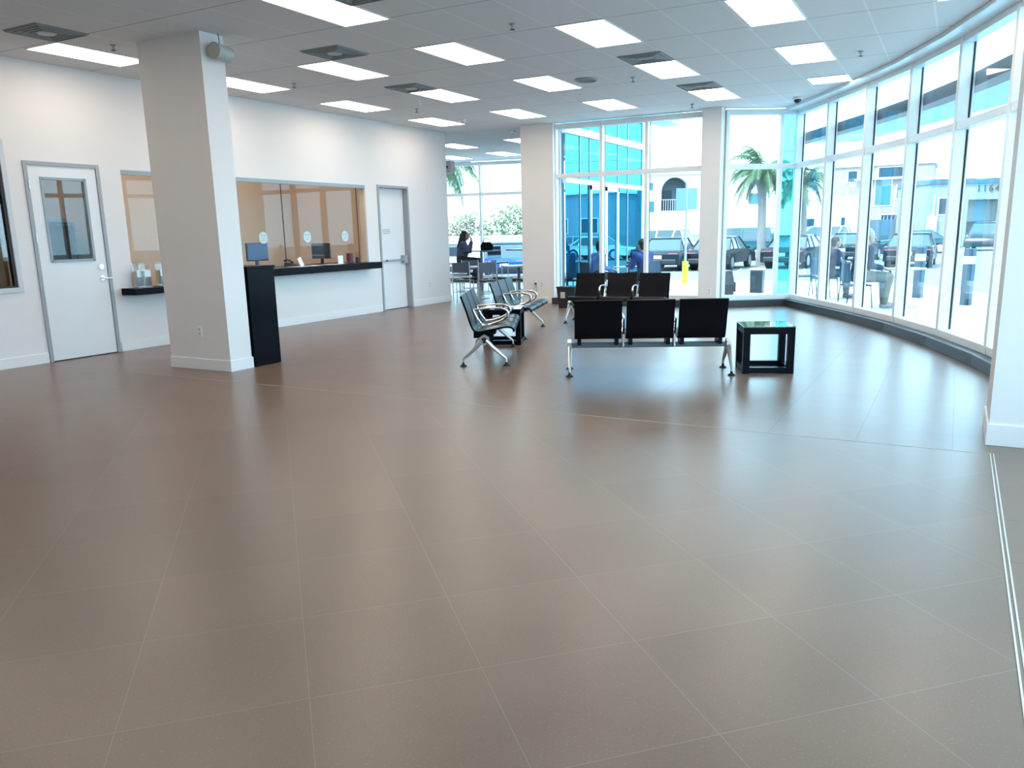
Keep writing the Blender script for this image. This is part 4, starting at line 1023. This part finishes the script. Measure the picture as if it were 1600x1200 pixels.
me.materials.clear(); me.materials.append(M_dark)
for v in me.vertices: v.co = Vector((v.co.x+3.35, -.05-v.co.z, v.co.y+4.02))
n_ = bpy.data.objects.new('house_number', me); COL.objects.link(n_); n_.parent = o
# backdrop right and left of the view, only seen mirrored or past the edges
o = thing('flat_roofed_building', 'flat-roofed dark building across the lot mirrored in the blue glass', 'building', (69, -17.5, -.3), R(8))
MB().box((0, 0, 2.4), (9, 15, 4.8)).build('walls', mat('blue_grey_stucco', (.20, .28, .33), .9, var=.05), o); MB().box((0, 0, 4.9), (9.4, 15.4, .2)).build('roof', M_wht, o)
for yy in (-5, -1.5, 2.5, 5.5):
    f_ = MB().box((-4.52, yy, 2.2), (.06, 1.7, 1.3)).build('window', M_frame, o); MB().box((-4.56, yy, 2.2), (.04, 1.55, 1.15)).build('pane', M_wdk, f_)

# ------------------------------------------------------------------ plants
leafA = mat('palm_frond_green', (.045, .10, .04), .7, var=.4, scale=3); leafB = mat('bush_green', (.09, .15, .07), .8, var=.5, scale=4)
bark = mat('palm_bark', (.17, .17, .165), .9, var=.3, scale=12, bump=.8)
def palm(label, loc, lean, hh, n=30, fl=2.0, seed=1, tr=.20):
    rnd = random.Random(seed)
    o = thing('palm_tree', label, 'palm tree', loc)
    top = Vector((lean[0], lean[1], hh))
    pts = [Vector((lean[0]*t*t, lean[1]*t*t, hh*t)) for t in [k/8 for k in range(9)]]
    MB().tube(pts, [tr*1.25, tr*1.05, tr, tr*.96, tr*.95, tr*.95, tr*.98, tr*1.3, tr*.9], 14).build('trunk', bark, o, smooth=True)
    for i in range(n):
        b = MB(); az = 2*PI*i/n*2.4+rnd.uniform(-.2, .2); el = rnd.uniform(-.2, 1.35); L = fl*rnd.uniform(.8, 1.1)
        d0 = Vector((math.cos(az)*math.cos(el), math.sin(az)*math.cos(el), math.sin(el)))
        P = []; p = top.copy(); d = d0.copy(); K = 10
        for k in range(K+1):
            P.append(p.copy()); p = p+d*(L/K); d = (d+Vector((0, 0, -.16-.03*k))).normalized()
        b.tube(P, [.022*(1-k/(K+2)) for k in range(K+1)], 5)
        side0 = Vector((-math.sin(az), math.cos(az), 0))
        for k in range(1, K+1):
            t = (P[k]-P[k-1]).normalized()
            for q in range(5):
                base = P[k-1].lerp(P[k], q/5.)
                for s in (-1, 1):
                    ll = (.50*math.sin(PI*min(.97, (k+q/5)/(K+1))**.7)+.10)*fl/2
                    tip = base+(side0*s*.75+t*.55+Vector((0, 0, -.75+rnd.uniform(-.25, .25)))).normalized()*ll
                    w = t*.022
                    b.quad(base-w, base+w, tip)
        f = b.build('frond', leafA, o)
    return o
palm('palm tree with a leaning grey trunk seen through the window right of the slim pillar', (40.1, 8.3, G0), (0, .10), 4.35, 34, 2.1, 3)
palm('palm tree with drooping fronds behind the first right-hand window bay', (43.5, 6.9, G0), (0, .2), 3.9, 26, 2.2, 5, .16)
palm('palm tree whose fronds show at the top of the cafe window', (24.8, 16.6, G0), (-.1, -.2), 4.3, 30, 2.3, 9, .17)
def bush(label, loc, r, m, seed, n=260, flower=None, name='shrub'):
    rnd = random.Random(seed)
    o = thing(name, label, 'bush', loc)
    b = MB()
    for k in range(7):
        a = rnd.uniform(0, 2*PI); b.tube([(0, 0, 0), (math.cos(a)*r*.3, math.sin(a)*r*.3, r*.8), (math.cos(a)*r*.6, math.sin(a)*r*.6, r*1.4)], [.04, .025, .01], 5)
    b.build('stem', bark, o)
    def leaves(m_, nn, sz, nm):
        b = MB()
        for k in range(nn):
            th, ph = rnd.uniform(0, 2*PI), math.acos(rnd.uniform(-.7, 1)); rr = r*(rnd.uniform(.55, 1.)+.12*math.sin(5*th+3*ph))
            c = Vector((rr*math.sin(ph)*math.cos(th), rr*math.sin(ph)*math.sin(th), r*1.15+rr*math.cos(ph)))
            u = Vector((rnd.uniform(-1, 1), rnd.uniform(-1, 1), rnd.uniform(-1, 1))).normalized()*sz; v = u.orthogonal().normalized()*sz*.5
            b.quad(c-u, c+v, c+u, c-v)
        b.build(nm, m_, o)
    leaves(m, n*8, .10, 'foliage')
    if flower: leaves(flower, n*3, .08, 'blossom')
pinkf = mat('pink_blossom', (.75, .25, .40), .7)
bush('leafy green bush with pale blossom outside the cafe window', (35.0, 18.9, G0), 1.5, leafB, 2, 300, mat('pale_blossom', (.8, .6, .62), .7))
bush('pink flowering bush behind the seated woman', (37.5, 23.2, G0), 1.35, leafB, 4, 260, pinkf)
o = thing('garden_wall', 'low pale garden wall outside the cafe window', 'wall', (32.3, 18.6, -.3), R(15))
MB().box((0, 0, .8), (.25, 8, 1.6)).build('wall_body', M_wht, o); MB().box((0, 0, 1.64), (.35, 8.1, .08)).build('coping', M_conc, o)
# overhead wires
for z, l in ((6.0, 'upper'), (5.4, 'lower')):
    tag(MB().tube([(50.0, -30, z+.6), (50, -10, z-.1), (50, 10, z-.25), (50, 30, z+.1), (50, 50, z+.8)], .02, 5).build('overhead_wire', M_grey), '%s thin utility wire crossing in front of the far buildings' % l, 'wire')

# ------------------------------------------------------------------ light, sky, camera
w = bpy.data.worlds.new('World'); SC.world = w; w.use_nodes = True
bg = w.node_tree.nodes['Background']; bg.inputs['Color'].default_value = (.48, .79, 1.0, 1); bg.inputs['Strength'].default_value = 2.85
sd = bpy.data.lights.new('sun', 'SUN'); sd.energy = 3.4; sd.angle = R(1.5); sd.color = (1, .97, .90)
so = bpy.data.objects.new('sun', sd); COL.objects.link(so)
so.rotation_euler = Vector((math.cos(R(55))*math.cos(R(-25)), math.cos(R(55))*math.sin(R(-25)), -math.sin(R(55)))).to_track_quat('-Z', 'Y').to_euler()

cd = bpy.data.cameras.new('camera'); cam = bpy.data.objects.new('camera', cd); COL.objects.link(cam)
f_px, yaw, pit, rol = 1254.18, .4971, .2107, -.0213
cd.sensor_width = 36; cd.sensor_fit = 'HORIZONTAL'; cd.lens = f_px/1600*36
cd.shift_x = -(809.6-800)/1600; cd.shift_y = (631.06-600)/1600
cd.clip_end = 400
F = Vector((math.cos(yaw)*math.cos(pit), math.sin(yaw)*math.cos(pit), -math.sin(pit)))
Rr = Vector((math.sin(yaw), -math.cos(yaw), 0)); U = Rr.cross(F)
R2 = math.cos(rol)*Rr+math.sin(rol)*U; U2 = -math.sin(rol)*Rr+math.cos(rol)*U
Mc = Matrix(((R2.x, U2.x, -F.x, 0), (R2.y, U2.y, -F.y, 0), (R2.z, U2.z, -F.z, 1.505), (0, 0, 0, 1)))
cam.matrix_world = Mc
SC.camera = cam
vs = SC.view_settings; vs.view_transform = 'Standard'; vs.look = 'None'; vs.exposure = 1.3; vs.gamma = 1.; vs.use_curve_mapping = False
SC.cycles.max_bounces = 10; SC.cycles.transparent_max_bounces = 24; SC.cycles.diffuse_bounces = 5; SC.cycles.glossy_bounces = 5
SC.cycles.use_denoising = True; SC.cycles.sample_clamp_indirect = 6.
